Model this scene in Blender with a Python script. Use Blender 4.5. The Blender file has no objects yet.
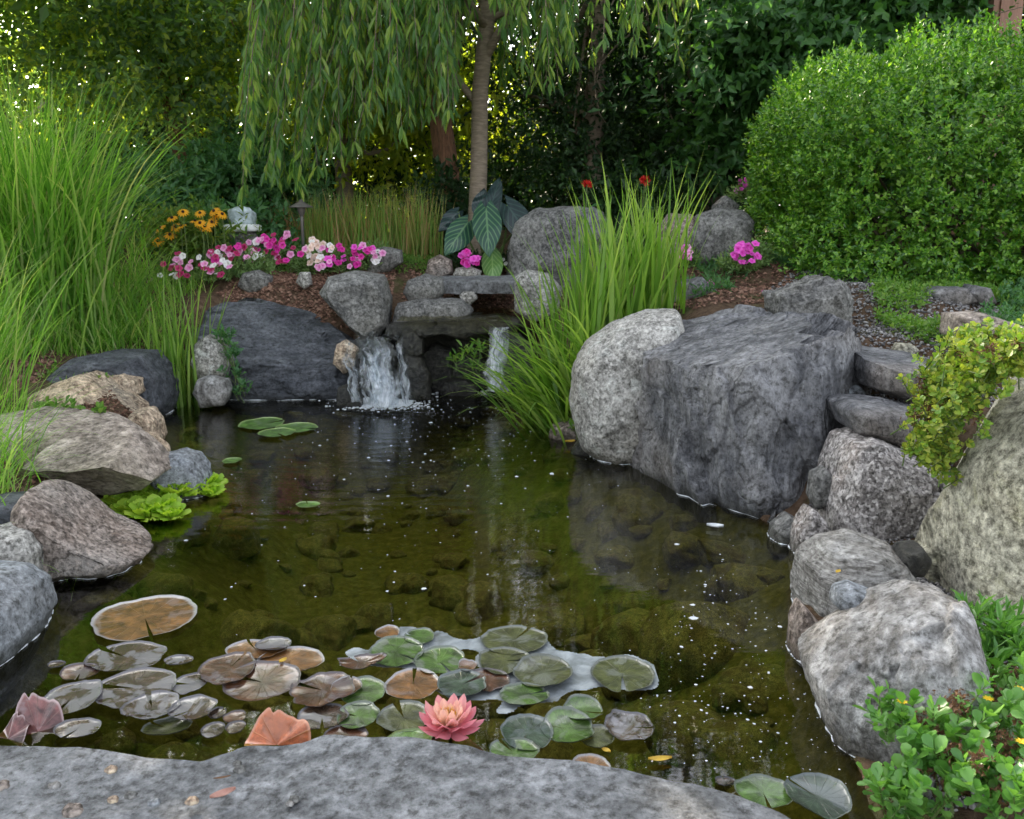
import bpy, bmesh, math, random
import numpy as np
from math import radians, sin, cos, tan, pi, atan2, sqrt
from mathutils import Vector

random.seed(7)
RNG = np.random.default_rng(11)
scene = bpy.context.scene
COL = scene.collection

# ------------------------------------------------------------------ camera
CAM_H, PITCH, FPX = 1.1, radians(12.0), 900.0
cam_data = bpy.data.cameras.new("camera")
cam = bpy.data.objects.new("camera", cam_data)
COL.objects.link(cam)
cam.location = (0, 0, CAM_H)
cam.rotation_euler = (pi / 2 - PITCH, 0, 0)
cam_data.sensor_width = 36.0
cam_data.lens = 36.0 * FPX / 1024.0
cam_data.clip_start = 0.05
cam_data.clip_end = 600
cam_data.dof.use_dof = True
cam_data.dof.focus_distance = 2.7
cam_data.dof.aperture_fstop = 9
scene.camera = cam

# ------------------------------------------------------------------ sky and sun
SUN_EL, SUN_AZ = radians(29), radians(-32)      # azimuth from +Y, negative = to the left
world = bpy.data.worlds.new("World")
scene.world = world
world.use_nodes = True
wn = world.node_tree
for n in list(wn.nodes):
    wn.nodes.remove(n)
sky = wn.nodes.new("ShaderNodeTexSky")
sky.sky_type = 'NISHITA'
sky.sun_disc = False
sky.sun_elevation = SUN_EL
sky.sun_rotation = SUN_AZ
sky.dust_density = 2.5
sky.air_density = 1.0
hs = wn.nodes.new("ShaderNodeHueSaturation")
hs.inputs['Saturation'].default_value = 0.30
bg = wn.nodes.new("ShaderNodeBackground")
bg.inputs['Strength'].default_value = 0.15
wo = wn.nodes.new("ShaderNodeOutputWorld")
wn.links.new(sky.outputs[0], hs.inputs['Color'])
wn.links.new(hs.outputs[0], bg.inputs['Color'])
wn.links.new(bg.outputs[0], wo.inputs['Surface'])
sun_d = bpy.data.lights.new("sun", 'SUN')
sun_d.energy = 5.0
sun_d.angle = radians(0.6)
sun_d.color = (1.0, 0.86, 0.66)
sun = bpy.data.objects.new("sun", sun_d)
COL.objects.link(sun)
sdir = Vector((sin(SUN_AZ) * cos(SUN_EL), cos(SUN_AZ) * cos(SUN_EL), sin(SUN_EL)))
sun.rotation_euler = sdir.to_track_quat('Z', 'Y').to_euler()
sun.location = (0, 0, 12)

vs = scene.view_settings
vs.view_transform = 'Standard'
vs.look = 'None'
vs.gamma = 1.0
vs.use_curve_mapping = False
vs.exposure = 2.22
scene.cycles.max_bounces = 8
scene.cycles.diffuse_bounces = 3
scene.cycles.glossy_bounces = 3
scene.cycles.transmission_bounces = 3
scene.cycles.transparent_max_bounces = 12
scene.cycles.caustics_reflective = False
scene.cycles.caustics_refractive = False
scene.cycles.use_denoising = True

# ------------------------------------------------------------------ pixel -> world helpers
CP, SP = cos(PITCH), sin(PITCH)


def ray(px, py):
    dx = (np.asarray(px, float) - 512.0) / FPX
    dy = -(np.asarray(py, float) - 409.5) / FPX
    return np.stack([dx, CP + dy * SP, -SP + dy * CP], -1)


def G(px, py, z=0.0):
    d = ray(px, py)
    t = (z - CAM_H) / d[2]
    return np.array([d[0] * t, d[1] * t, z])


def P(px, py, Y):
    d = ray(px, py)
    t = Y / d[1]
    return np.array([d[0] * t, Y, CAM_H + d[2] * t])


# ------------------------------------------------------------------ numpy noise
def _hash(ix, iy, iz, seed):
    h = (ix * 374761393 + iy * 668265263 + iz * 2147483647 + seed * 1274126177) & 0xffffffff
    h = ((h ^ (h >> 13)) * 1274126177) & 0xffffffff
    h = ((h ^ (h >> 15)) * 2246822519) & 0xffffffff
    return ((h ^ (h >> 16)) & 0xffffff) / float(0xffffff)


def vnoise(p, seed=0):
    p = np.asarray(p, float)
    i = np.floor(p).astype(np.int64)
    f = p - i
    f = f * f * (3 - 2 * f)
    r = 0
    for dx in (0, 1):
        for dy in (0, 1):
            for dz in (0, 1):
                w = (f[:, 0] if dx else 1 - f[:, 0]) * (f[:, 1] if dy else 1 - f[:, 1]) * (f[:, 2] if dz else 1 - f[:, 2])
                r = r + w * _hash(i[:, 0] + dx, i[:, 1] + dy, i[:, 2] + dz, seed)
    return r * 2 - 1


def fbm(p, octaves=4, seed=0, gain=0.5, ridged=False):
    p = np.asarray(p, float)
    a, s, r = 1.0, 1.0, 0
    for o in range(octaves):
        v = vnoise(p * s + 17.3 * o, seed + o)
        if ridged:
            v = 1 - 2 * np.abs(v)
        r = r + a * v
        a *= gain
        s *= 2.03
    return r


# ------------------------------------------------------------------ mesh building
class Acc:
    def __init__(self):
        self.v, self.f, self.m, self.n, self.uv = [], [], [], 0, []

    def add(self, v, f, m=0, uv=None):
        v = np.asarray(v, float).reshape(-1, 3)
        f = np.asarray(f, np.int64)
        self.v.append(v)
        self.f.append(f + self.n)
        self.m.append(np.full(len(f), m))
        self.uv.append(np.zeros((len(v), 2)) if uv is None else np.asarray(uv, float).reshape(-1, 2))
        self.n += len(v)
        return self


def to_mesh(name, acc, mats, origin=(0, 0, 0), smooth=True, uv=False):
    me = bpy.data.meshes.new(name)
    v = np.concatenate(acc.v) - np.asarray(origin, float)
    me.vertices.add(len(v))
    me.vertices.foreach_set("co", v.astype(np.float32).ravel())
    loops = np.concatenate([f.ravel() for f in acc.f])
    tot = np.concatenate([np.full(len(f), f.shape[1]) for f in acc.f])
    start = np.concatenate([[0], np.cumsum(tot)[:-1]])
    me.loops.add(len(loops))
    me.loops.foreach_set("vertex_index", loops.astype(np.int32))
    me.polygons.add(len(tot))
    me.polygons.foreach_set("loop_start", start.astype(np.int32))
    me.polygons.foreach_set("material_index", np.concatenate(acc.m).astype(np.int32))
    me.polygons.foreach_set("use_smooth", np.full(len(tot), smooth))
    if uv:
        lay = me.uv_layers.new(name="UVMap")
        allv = np.concatenate(acc.uv)
        lay.data.foreach_set("uv", allv[loops].astype(np.float32).ravel())
    me.update(calc_edges=True)
    me.validate()
    for m in (mats if isinstance(mats, (list, tuple)) else [mats]):
        me.materials.append(m)
    return me


def tag(o, label=None, cat=None, group=None, kind=None):
    if label: o['label'] = label
    if cat: o['category'] = cat
    if group: o['group'] = group
    if kind: o['kind'] = kind
    return o


def obj(name, acc, mats, parent=None, origin=None, smooth=True, uv=False, label=None, cat=None, group=None, kind=None):
    org = np.zeros(3) if origin is None else np.asarray(origin, float)
    if parent is not None and origin is None:
        org = np.array(parent['_org'])
    me = to_mesh(name, acc, mats, org, smooth, uv)
    o = bpy.data.objects.new(name, me)
    COL.objects.link(o)
    o['_org'] = [float(x) for x in org]
    if parent is not None:
        o.parent = parent
        po = np.array(parent['_org'])
        o.location = tuple(org - po)
    else:
        o.location = tuple(org)
    return tag(o, label, cat, group, kind)


def empty(name, org, label, cat, group=None):
    o = bpy.data.objects.new(name, None)
    COL.objects.link(o)
    o.empty_display_size = 0.1
    o.location = tuple(float(x) for x in org)
    o['_org'] = [float(x) for x in org]
    return tag(o, label, cat, group)


def link_copy(o, parent=None):
    c = o.copy()
    COL.objects.link(c)
    if parent is not None:
        c.parent = parent
    return c


def unit(a):
    a = np.asarray(a, float)
    return a / np.maximum(np.linalg.norm(a, axis=-1, keepdims=True), 1e-9)


def tube(acc, pts, radii, sides=6, m=0, cap=True):
    pts = np.asarray(pts, float)
    n = len(pts)
    radii = np.broadcast_to(radii, (n,))
    t = unit(np.gradient(pts, axis=0))
    ref = np.array([0.31, 0.12, 0.94]) if abs(t[0][2]) < 0.9 else np.array([1.0, 0.1, 0])
    a = unit(np.cross(t, ref))
    b = np.cross(t, a)
    th = np.arange(sides) * 2 * pi / sides
    ring = pts[:, None] + radii[:, None, None] * (a[:, None] * np.cos(th)[None, :, None] + b[:, None] * np.sin(th)[None, :, None])
    i = np.arange(n - 1)[:, None] * sides
    j = np.arange(sides)[None]
    k = (j + 1) % sides
    f = np.stack([i + j, i + k, i + sides + k, i + sides + j], -1).reshape(-1, 4)
    acc.add(ring.reshape(-1, 3), f, m)
    if cap:
        acc.add(np.concatenate([ring[-1], pts[-1:]]), [[q, (q + 1) % sides, sides] for q in range(sides)], m)
        acc.add(np.concatenate([ring[0], pts[:1]]), [[(q + 1) % sides, q, sides] for q in range(sides)], m)


LEAF4 = (np.array([[0, 0, 0], [.5, .45, .07], [0, 1, -.04], [-.5, .45, .07]]), np.array([[0, 1, 2], [0, 2, 3]]))
LEAF6 = (np.array([[0, 0, 0], [.42, .25, .05], [.42, .62, .03], [0, 1, -.12], [-.42, .62, .03], [-.42, .25, .05]]),
         np.array([[0, 1, 2, 3], [0, 3, 4, 5]]))
LEAFR = (np.array([[0, 0, 0], [.22, .3, .04], [.5, .62, .08], [.36, .9, .02], [0, 1.0, -.06], [-.36, .9, .02], [-.5, .62, .08], [-.22, .3, .04], [0, .55, -.03]]),
         np.array([[0, 1, 8], [1, 2, 8], [2, 3, 8], [3, 4, 8], [4, 5, 8], [5, 6, 8], [6, 7, 8], [7, 0, 8]]))
CHIP = (np.array([[-.5, -.5, 0], [.5, -.4, 0], [.4, .5, .0], [-.4, .45, 0], [0, 0, .4]]), np.array([[0, 1, 4], [1, 2, 4], [2, 3, 4], [3, 0, 4]]))


def place(acc, tpl, pos, d, n, W, L, m=0):
    """many copies of a small template: side = d x n, length along d"""
    pos = np.asarray(pos, float); d = unit(d); n = np.asarray(n, float)
    N = len(pos)
    if N == 0: return
    s = unit(np.cross(d, n))
    nn = np.cross(s, d)
    W = np.broadcast_to(W, (N,))[:, None, None]
    L = np.broadcast_to(L, (N,))[:, None, None]
    tv, tf = tpl
    v = pos[:, None] + W * tv[None, :, 0:1] * s[:, None] + L * tv[None, :, 1:2] * d[:, None] + L * tv[None, :, 2:3] * nn[:, None]
    f = (tf[None] + (np.arange(N) * len(tv))[:, None, None]).reshape(-1, tf.shape[1])
    acc.add(v.reshape(-1, 3), f, m)


def rnd_dir(N):
    return unit(RNG.normal(size=(N, 3)))


def sprigs(acc, P0, D, length, n, L, W, spread=0.9, droop=0.0, leaf_droop=0.0, tpl=LEAF4, m=0, jit=0.2, t0=0.05):
    """leaves in a spiral along straight or drooping twigs"""
    P0 = np.asarray(P0, float); D = unit(D); N = len(P0)
    length = np.broadcast_to(length, (N,))
    A = unit(np.cross(D, rnd_dir(N))); B = np.cross(D, A)
    ph = RNG.random(N) * 6.28
    for j in range(n):
        t = t0 + (1 - t0) * (j + RNG.random(N)) / n
        pos = P0 + D * (length * t)[:, None]
        pos[:, 2] -= droop * length * t * t
        az = ph + j * 2.4
        sp = spread * (1 + jit * RNG.normal(size=N))
        sp = np.where(t > .9, sp * .4, sp)
        d = D * np.cos(sp)[:, None] + (A * np.cos(az)[:, None] + B * np.sin(az)[:, None]) * np.sin(sp)[:, None]
        d[:, 2] -= leaf_droop
        d = unit(d + jit * .5 * RNG.normal(size=(N, 3)))
        nr = D + .35 * RNG.normal(size=(N, 3)) + np.array([0, 0, .5])
        sc = 1 + .25 * RNG.normal(size=N).clip(-2, 2)
        place(acc, tpl, pos, d, nr, W * sc, L * sc, m)


def blades(acc, base, az, lean, length, width, curve, seg=6, m=0, twist=0.0, fold=0.0, face=None):
    """arching grass or iris blades as tapering ribbons"""
    base = np.asarray(base, float); N = len(base)
    az, lean, length, width, curve = [np.broadcast_to(q, (N,)) for q in (az, lean, length, width, curve)]
    h = np.stack([np.cos(az), np.sin(az), np.zeros(N)], -1)
    if face is None:
        fa = az + pi / 2 + RNG.normal(size=N) * .5
    else:
        fa = face
    side = np.stack([np.cos(fa), np.sin(fa), np.zeros(N)], -1)
    pos = base.copy()
    vs_ = []
    for k in range(seg + 1):
        t = k / seg
        ang = lean + curve * t ** 1.6
        w = width * (.75 + .25 * min(1, t * 5)) * (1 - t ** 2.2) + width * .03
        vs_.append(pos - side * (w / 2)[:, None])
        vs_.append(pos + side * (w / 2)[:, None])
        step = length / seg
        pos = pos + (h * np.sin(ang)[:, None] + np.array([0, 0, 1.0]) * np.cos(ang)[:, None]) * step[:, None]
    v = np.stack(vs_, 1)
    K = 2 * (seg + 1)
    f = np.array([[2 * k, 2 * k + 1, 2 * k + 3, 2 * k + 2] for k in range(seg)])
    f = (f[None] + (np.arange(N) * K)[:, None, None]).reshape(-1, 4)
    acc.add(v.reshape(-1, 3), f, m)
    return pos


_ico = {}


def ico(sub):
    if sub not in _ico:
        bm = bmesh.new()
        bmesh.ops.create_icosphere(bm, subdivisions=sub, radius=1)
        v = np.array([q.co[:] for q in bm.verts])
        f = np.array([[w.index for w in q.verts] for q in bm.faces])
        bm.free()
        _ico[sub] = (unit(v), f)
    return _ico[sub]


# ------------------------------------------------------------------ materials
class NT:
    def __init__(self, name):
        self.mat = bpy.data.materials.new(name)
        self.mat.use_nodes = True
        self.t = self.mat.node_tree
        for n in list(self.t.nodes): self.t.nodes.remove(n)
        self.out = self.t.nodes.new("ShaderNodeOutputMaterial")

    def n(self, typ, **kw):
        nd = self.t.nodes.new(typ)
        for k, v in kw.items():
            if k.startswith('i_'):
                key = k[2:].replace('_', ' ')
                nd.inputs[int(key) if key.isdigit() else key].default_value = v
            else:
                setattr(nd, k, v)
        return nd

    def l(self, a, b):
        self.t.links.new(a, b)

    def ramp(self, fac, stops, interp='LINEAR'):
        r = self.n("ShaderNodeValToRGB")
        cr = r.color_ramp
        cr.interpolation = interp
        while len(cr.elements) < len(stops): cr.elements.new(0.5)
        for e, (p, c) in zip(cr.elements, stops):
            e.position = p
            e.color = (*c, 1) if len(c) == 3 else c
        self.l(fac, r.inputs[0])
        return r.outputs[0]

    def math(self, op, a, b=None, clamp=False):
        m = self.n("ShaderNodeMath", operation=op, use_clamp=clamp)
        for i, q in enumerate((a, b)):
            if q is None: continue
            if isinstance(q, (int, float)): m.inputs[i].default_value = q
            else: self.l(q, m.inputs[i])
        return m.outputs[0]

    def mix(self, fac, a, b, blend='MIX'):
        m = self.n("ShaderNodeMix", data_type='RGBA', blend_type=blend)
        for key, q in ((0, fac), (6, a), (7, b)):
            if isinstance(q, (int, float)): m.inputs[key].default_value = q
            elif isinstance(q, tuple): m.inputs[key].default_value = (*q, 1)
            else: self.l(q, m.inputs[key])
        return m.outputs[2]

    def noise(self, vec, scale, detail=6, rough=.6, dist=0.0):
        q = self.n("ShaderNodeTexNoise", i_Scale=scale, i_Detail=detail, i_Roughness=rough, i_Distortion=dist)
        self.l(vec, q.inputs['Vector'])
        return q.outputs[0]

    def coords(self, scale=(1, 1, 1), rot=(0, 0, 0), kind='Object'):
        tc = self.n("ShaderNodeTexCoord")
        mp = self.n("ShaderNodeMapping")
        mp.inputs['Scale'].default_value = scale
        mp.inputs['Rotation'].default_value = rot
        self.l(tc.outputs[kind], mp.inputs['Vector'])
        return mp.outputs[0]


def mat_rock(name, dark, mid, light, scale=5.0, stretch=(1, 1, 1), rot=(0, 0, 0), speckle=0.0, bump=.5, rough=.8,
             stain=None, stain_amt=.5, wet=True, lichen=None, crack=0.0, spec=.3, terr=.35):
    M = NT(name)
    co = M.coords(stretch, rot)
    raw = M.coords()
    n1 = M.noise(co, scale, 9, .62, .6)
    n2 = M.noise(raw, scale * .35, 4, .5)
    n3 = M.noise(co, scale * 6, 8, .7)
    dark = tuple(x * .6 for x in dark); light = tuple(x * 1.25 for x in light)  # deeper darks and raised lights put shadow contrast into the stone colour
    c = M.ramp(n1, [(.39, dark), (.5, mid), (.62, light)])
    c = M.mix(M.math('MULTIPLY', n3, .9), c, M.ramp(n3, [(.38, tuple(x * .45 for x in mid)), (.64, tuple(min(1, x * 1.35) for x in light))]))
    if stain:
        sf = M.ramp(n2, [(.45, (0, 0, 0)), (.62, (1, 1, 1))])
        c = M.mix(M.math('MULTIPLY', sf, stain_amt), c, stain)
    if speckle:
        vo = M.noise(raw, 95, 2, .5)
        sf = M.ramp(vo, [(.40, (1, 1, 1)), (.47, (0, 0, 0))])
        c = M.mix(M.math('MULTIPLY', sf, speckle), c, tuple(x * .35 for x in dark))
        vo2 = M.noise(raw, 62, 2, .5)
        sf = M.ramp(vo2, [(.55, (0, 0, 0)), (.62, (1, 1, 1))])
        c = M.mix(M.math('MULTIPLY', sf, speckle), c, tuple(min(1, x * 1.5) for x in light))
    if lichen:
        ln = M.noise(raw, 9, 7, .7, 1.0)
        lf = M.ramp(ln, [(.56, (0, 0, 0)), (.63, (1, 1, 1))])
        c = M.mix(M.math('MULTIPLY', lf, .6), c, lichen)
    pit = M.noise(raw, 48, 6, .75)
    c = M.mix(1.0, c, M.ramp(pit, [(.37, (.38, .37, .35)), (.48, (.97, .97, .97)), (.62, (1.4, 1.4, 1.4))]), 'MULTIPLY')
    ck = None
    if crack:
        v = M.n("ShaderNodeTexVoronoi", feature='DISTANCE_TO_EDGE', i_Scale=crack)
        wv = M.n("ShaderNodeVectorMath", operation='ADD')
        nz = M.n("ShaderNodeTexNoise", i_Scale=crack * 1.5, i_Detail=5)
        M.l(raw, nz.inputs['Vector'])
        sc = M.n("ShaderNodeVectorMath", operation='SCALE')
        sc.inputs['Scale'].default_value = .5
        M.l(nz.outputs['Color'], sc.inputs[0])
        M.l(co, wv.inputs[0]); M.l(sc.outputs[0], wv.inputs[1])
        M.l(wv.outputs[0], v.inputs['Vector'])
        ck = M.ramp(v.outputs['Distance'], [(0, (0, 0, 0)), (.035, (1, 1, 1))])
        c = M.mix(M.math('MULTIPLY', M.math('SUBTRACT', 1, ck), .15), c, tuple(x * .4 for x in dark))
    rg = M.math('MULTIPLY_ADD', n3, .2)
    M.t.nodes[-1].inputs[2].default_value = rough - .1
    rgh = rg
    if wet:   # damp, algae-darkened band just above and below the water line
        gp = M.n("ShaderNodeNewGeometry")
        sx = M.n("ShaderNodeSeparateXYZ")
        M.l(gp.outputs['Position'], sx.inputs[0])
        zz = M.math('ADD', sx.outputs[2], M.math('MULTIPLY', M.math('SUBTRACT', n1, .5), .09))
        wf = M.ramp(M.math('MULTIPLY_ADD', zz, 5.0), [(.0, (1, 1, 1)), (.25, (0, 0, 0))])
        M.t.nodes[-2].inputs[2].default_value = 0.0
        c = M.mix(M.math('MULTIPLY', wf, .75), c, tuple(x * .22 for x in (mid[0], mid[1] * .98, mid[2] * .7)))
        rgh = M.math('SUBTRACT', rg, M.math('MULTIPLY', wf, rough * .55))
        dp = M.ramp(M.math('MULTIPLY', sx.outputs[2], -8.0), [(.05, (0, 0, 0)), (.5, (1, 1, 1))])
        c = M.mix(M.math('MULTIPLY', dp, .8), c, (.085, .075, .015))
    hb = M.math('ADD', M.math('MULTIPLY', n1, .7), M.math('MULTIPLY', n3, .5))
    fine = M.noise(raw, 110, 4, .7)
    hb = M.math('ADD', hb, M.math('MULTIPLY', fine, .22))
    # cleavage: crisp little steps with darker undercut lines
    tn = M.noise(co, scale * .75, 7, .58, 1.4)
    t9 = M.math('MULTIPLY', tn, 17.0)
    fl = M.math('FLOOR', t9)
    frc = M.math('SUBTRACT', t9, fl)
    hb = M.math('ADD', hb, M.math('MULTIPLY', fl, terr * .16))
    gate = M.ramp(M.noise(raw, scale * .5, 3, .5), [(.46, (0, 0, 0)), (.56, (1, 1, 1))])
    ln_ = M.ramp(frc, [(.0, (1, 1, 1)), (.10, (0, 0, 0))])
    c = M.mix(M.math('MULTIPLY', M.math('MULTIPLY', ln_, gate), min(.8, terr * 1.1)), c, tuple(x * .3 for x in dark))
    if ck is not None:
        hb = M.math('ADD', hb, M.math('MULTIPLY', ck, .25))
    b = M.n("ShaderNodeBump", i_Strength=min(1.0, bump * 1.3), i_Distance=.04)
    M.l(hb, b.inputs['Height'])
    p = M.n("ShaderNodeBsdfPrincipled")
    p.inputs['Specular IOR Level'].default_value = spec
    M.l(c, p.inputs['Base Color']); M.l(rgh, p.inputs['Roughness']); M.l(b.outputs[0], p.inputs['Normal'])
    M.l(p.outputs[0], M.out.inputs[0])
    return M.mat


def mat_leaf(name, cols, rough=.45, trans=.3, tcol=None, spec=.35, tipcol=None):
    """cols: list of colours picked per leaf (per mesh island)"""
    M = NT(name)
    g = M.n("ShaderNodeNewGeometry")
    k = len(cols)
    c = M.ramp(g.outputs['Random Per Island'], [((i + .0) / max(1, k - 1), cc) for i, cc in enumerate(cols)])
    p = M.n("ShaderNodeBsdfPrincipled", i_Roughness=rough)
    p.inputs['Specular IOR Level'].default_value = spec
    M.l(c, p.inputs['Base Color'])
    tr = M.n("ShaderNodeBsdfTranslucent")
    tc = M.mix(1.0, c, tcol or (2.2, 2.3, .9), 'MULTIPLY')
    M.l(tc, tr.inputs['Color'])
    mx = M.n("ShaderNodeMixShader", i_0=trans)
    M.l(p.outputs[0], mx.inputs[1]); M.l(tr.outputs[0], mx.inputs[2])
    M.l(mx.outputs[0], M.out.inputs[0])
    return M.mat


def mat_plain(name, c1, c2=None, scale=20, rough=.6, bump=0.0, metal=0.0, stretch=(1, 1, 1), spec=.4, trans=0.0):
    M = NT(name)
    co = M.coords(stretch)
    nz = M.noise(co, scale, 5, .6)
    c = M.ramp(nz, [(.35, c1), (.65, c2 or tuple(x * .8 for x in c1))])
    p = M.n("ShaderNodeBsdfPrincipled", i_Roughness=rough, i_Metallic=metal)
    p.inputs['Specular IOR Level'].default_value = spec
    M.l(c, p.inputs['Base Color'])
    if bump:
        b = M.n("ShaderNodeBump", i_Strength=bump, i_Distance=.01)
        M.l(nz, b.inputs['Height']); M.l(b.outputs[0], p.inputs['Normal'])
    sh = p.outputs[0]
    if trans:
        tr = M.n("ShaderNodeBsdfTranslucent")
        M.l(c, tr.inputs['Color'])
        mx = M.n("ShaderNodeMixShader", i_0=trans)
        M.l(sh, mx.inputs[1]); M.l(tr.outputs[0], mx.inputs[2]); sh = mx.outputs[0]
    M.l(sh, M.out.inputs[0])
    return M.mat


SLATE = mat_rock("slate", (.055, .058, .066), (.10, .102, .112), (.195, .195, .20), 3.2, (1, 1, .35), (.0, .35, 0), bump=.75, rough=.68, terr=.8, stain=(.20, .165, .13), stain_amt=.65, crack=2.2)
SLATE_DARK = mat_rock("dark_slate", (0.028, 0.032, 0.038), (0.054, 0.059, 0.069), (0.104, 0.108, 0.12), 2.6, (.6, 1, 1.6), (0, .35, 0), bump=.65, terr=.7, rough=.62, stain=(.04, .045, .055), stain_amt=.5)
SMOOTH = mat_rock("weathered_boulder", (0.137, 0.13, 0.115), (0.223, 0.216, 0.198), (0.302, 0.292, 0.27), 5, speckle=.35, bump=.35, rough=.85, stain=(.26, .235, .19), stain_amt=.5, lichen=(.42, .43, .40))
GRANITE = mat_rock("pink_granite", (0.115, 0.101, 0.094), (0.209, 0.187, 0.176), (0.31, 0.292, 0.281), 7, speckle=.6, bump=.5, rough=.85, stain=(.33, .23, .165), stain_amt=.45)
TAN = mat_rock("tan_boulder", (.15, .14, .095), (.25, .236, .172), (.36, .342, .27), 4, speckle=.15, bump=.5, rough=.88, stain=(.20, .20, .19), stain_amt=.6, crack=1.1, terr=.5, lichen=(.32, .31, .20))
STRIPE = mat_rock("banded_boulder", (0.108, 0.094, 0.079), (0.216, 0.205, 0.187), (0.338, 0.331, 0.317), 5, (.5, .5, 4.5), (0, .12, 0), bump=.6, rough=.8, stain=(.30, .25, .2), stain_amt=.3)
PALE = mat_rock("pale_boulder", (.12, .112, .10), (.21, .203, .192), (.34, .338, .335), 4, (1.5, 1, .55), (0, .4, 0), bump=.6, rough=.8, stain=(.19, .155, .12), stain_amt=.5)
BLUEGREY = mat_rock("blue_grey_stone", (.10, .11, .12), (.155, .168, .182), (.225, .24, .255), 9, bump=.3, rough=.75, stain=(.16, .15, .14), stain_amt=.4)
GREYROCK = mat_rock("grey_garden_rock", (0.065, 0.065, 0.064), (0.117, 0.116, 0.111), (0.189, 0.185, 0.176), 5, speckle=.2, bump=.55, rough=.85, stain=(.16, .15, .12), stain_amt=.4)
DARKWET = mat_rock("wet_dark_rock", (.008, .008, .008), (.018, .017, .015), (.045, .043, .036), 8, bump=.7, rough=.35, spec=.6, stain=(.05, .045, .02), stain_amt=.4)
ORANGE = mat_rock("ochre_rock", (0.15, 0.10, 0.07), (0.36, 0.25, 0.17), (0.60, 0.47, 0.34), 6, speckle=.2, bump=.6, rough=.85, stain=(.20, .185, .165), stain_amt=.7)  # ochre stone, its tones raised to put sunlight into the colour
BROWN = mat_rock("brown_rock", (0.086, 0.061, 0.047), (0.173, 0.13, 0.104), (0.259, 0.216, 0.187), 5, speckle=.35, bump=.5, rough=.85, stain=(.30, .29, .27), stain_amt=.6)
TAUPE = mat_rock("taupe_flat_rock", (.13, .10, .08), (.235, .19, .155), (.36, .31, .265), 3.5, (1, 1, 2), bump=.4, rough=.8, stain=(.19, .17, .11), stain_amt=.45)
BLUESTONE = mat_rock("bluestone", (.075, .078, .082), (.12, .124, .13), (.175, .18, .187), 4.5, bump=.5, rough=.75, stain=(.10, .098, .09), stain_amt=.4)
ALGAE = mat_rock("algae_stone", (.04, .042, .010), (.10, .10, .026), (.18, .165, .055), 6, bump=.4, rough=.8, wet=False, stain=(.06, .03, .01), stain_amt=.5)

L_WILLOW = mat_leaf("willow_leaf", [(.06, .13, .05), (.095, .19, .065), (.15, .25, .075), (.27, .34, .08)], .4, .55)
L_DARK = mat_leaf("dark_evergreen_leaf", [(.010, .030, .010), (.018, .048, .014), (.03, .07, .018)], .5, .22)
L_MAPLE = mat_leaf("layered_leaf", [(.028, .085, .022), (.042, .115, .03), (.06, .145, .035)], .45, .35)
L_BACK = mat_leaf("bluish_tree_leaf", [(.07, .125, .07), (.10, .17, .085), (.15, .24, .09), (.30, .34, .06)], .5, .62)
L_YELLOW = mat_leaf("yellow_green_leaf", [(.12, .18, .02), (.22, .27, .03), (.34, .36, .04)], .5, .5)
L_BOX = mat_leaf("boxwood_leaf", [(.025, .10, .012), (.065, .175, .018), (.125, .27, .028), (.23, .38, .055)], .28, .3, spec=.5)
L_SHRUB = mat_leaf("shrub_leaf", [(.04, .11, .045), (.06, .15, .055), (.09, .19, .07)], .4, .35)
L_GRASS = mat_leaf("tall_grass_blade", [(.05, .14, .02), (.09, .21, .03), (.13, .27, .04), (.17, .31, .06), (.22, .34, .10), (.38, .36, .20)], .45, .5)
L_IRIS = mat_leaf("iris_blade", [(.08, .17, .025), (.13, .24, .04), (.19, .30, .06), (.26, .34, .10)], .4, .45)
L_REED = mat_leaf("reed_grass_blade", [(.14, .28, .05), (.20, .32, .08), (.40, .22, .13), (.15, .29, .06), (.30, .28, .10)], .55, .4)
L_RUST = mat_leaf("rusty_grass_blade", [(.36, .17, .10), (.42, .20, .14), (.28, .24, .09)], .6, .35)
L_PET = mat_leaf("petunia_leaf", [(.10, .18, .06), (.15, .24, .085), (.20, .29, .10)], .55, .3)
L_SEDUM = mat_leaf("sedum_leaf", [(.10, .20, .03), (.17, .28, .04), (.26, .34, .05), (.36, .38, .07), (.07, .15, .03)], .4, .25)
L_PURS = mat_leaf("fleshy_green_leaf", [(.07, .19, .03), (.11, .26, .05), (.16, .32, .07), (.09, .22, .06)], .32, .25, spec=.5)
L_COVER = mat_leaf("ground_cover_leaf", [(.06, .15, .02), (.10, .21, .03), (.16, .25, .05)], .5, .3)
L_LETT = mat_leaf("water_lettuce_leaf", [(.22, .38, .03), (.32, .47, .05), (.44, .54, .08)], .45, .35)
BARK = mat_plain("grey_bark", (.27, .215, .16), (.15, .12, .09), 14, .9, .8, stretch=(1, 1, 5))
BARK_RED = mat_plain("red_brown_bark", (.24, .12, .07), (.10, .055, .035), 22, .95, .8, stretch=(4, 4, .5))
TWIG = mat_plain("twig", (.07, .05, .03), (.04, .03, .02), 20, .9)
STEM = mat_plain("green_stem", (.08, .15, .03), (.10, .12, .04), 20, .6)
DEAD = mat_leaf("dry_brown_leaf", [(.10, .05, .025), (.16, .085, .04), (.06, .025, .015)], .7, .2, (1.2, 1, .8))

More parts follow.
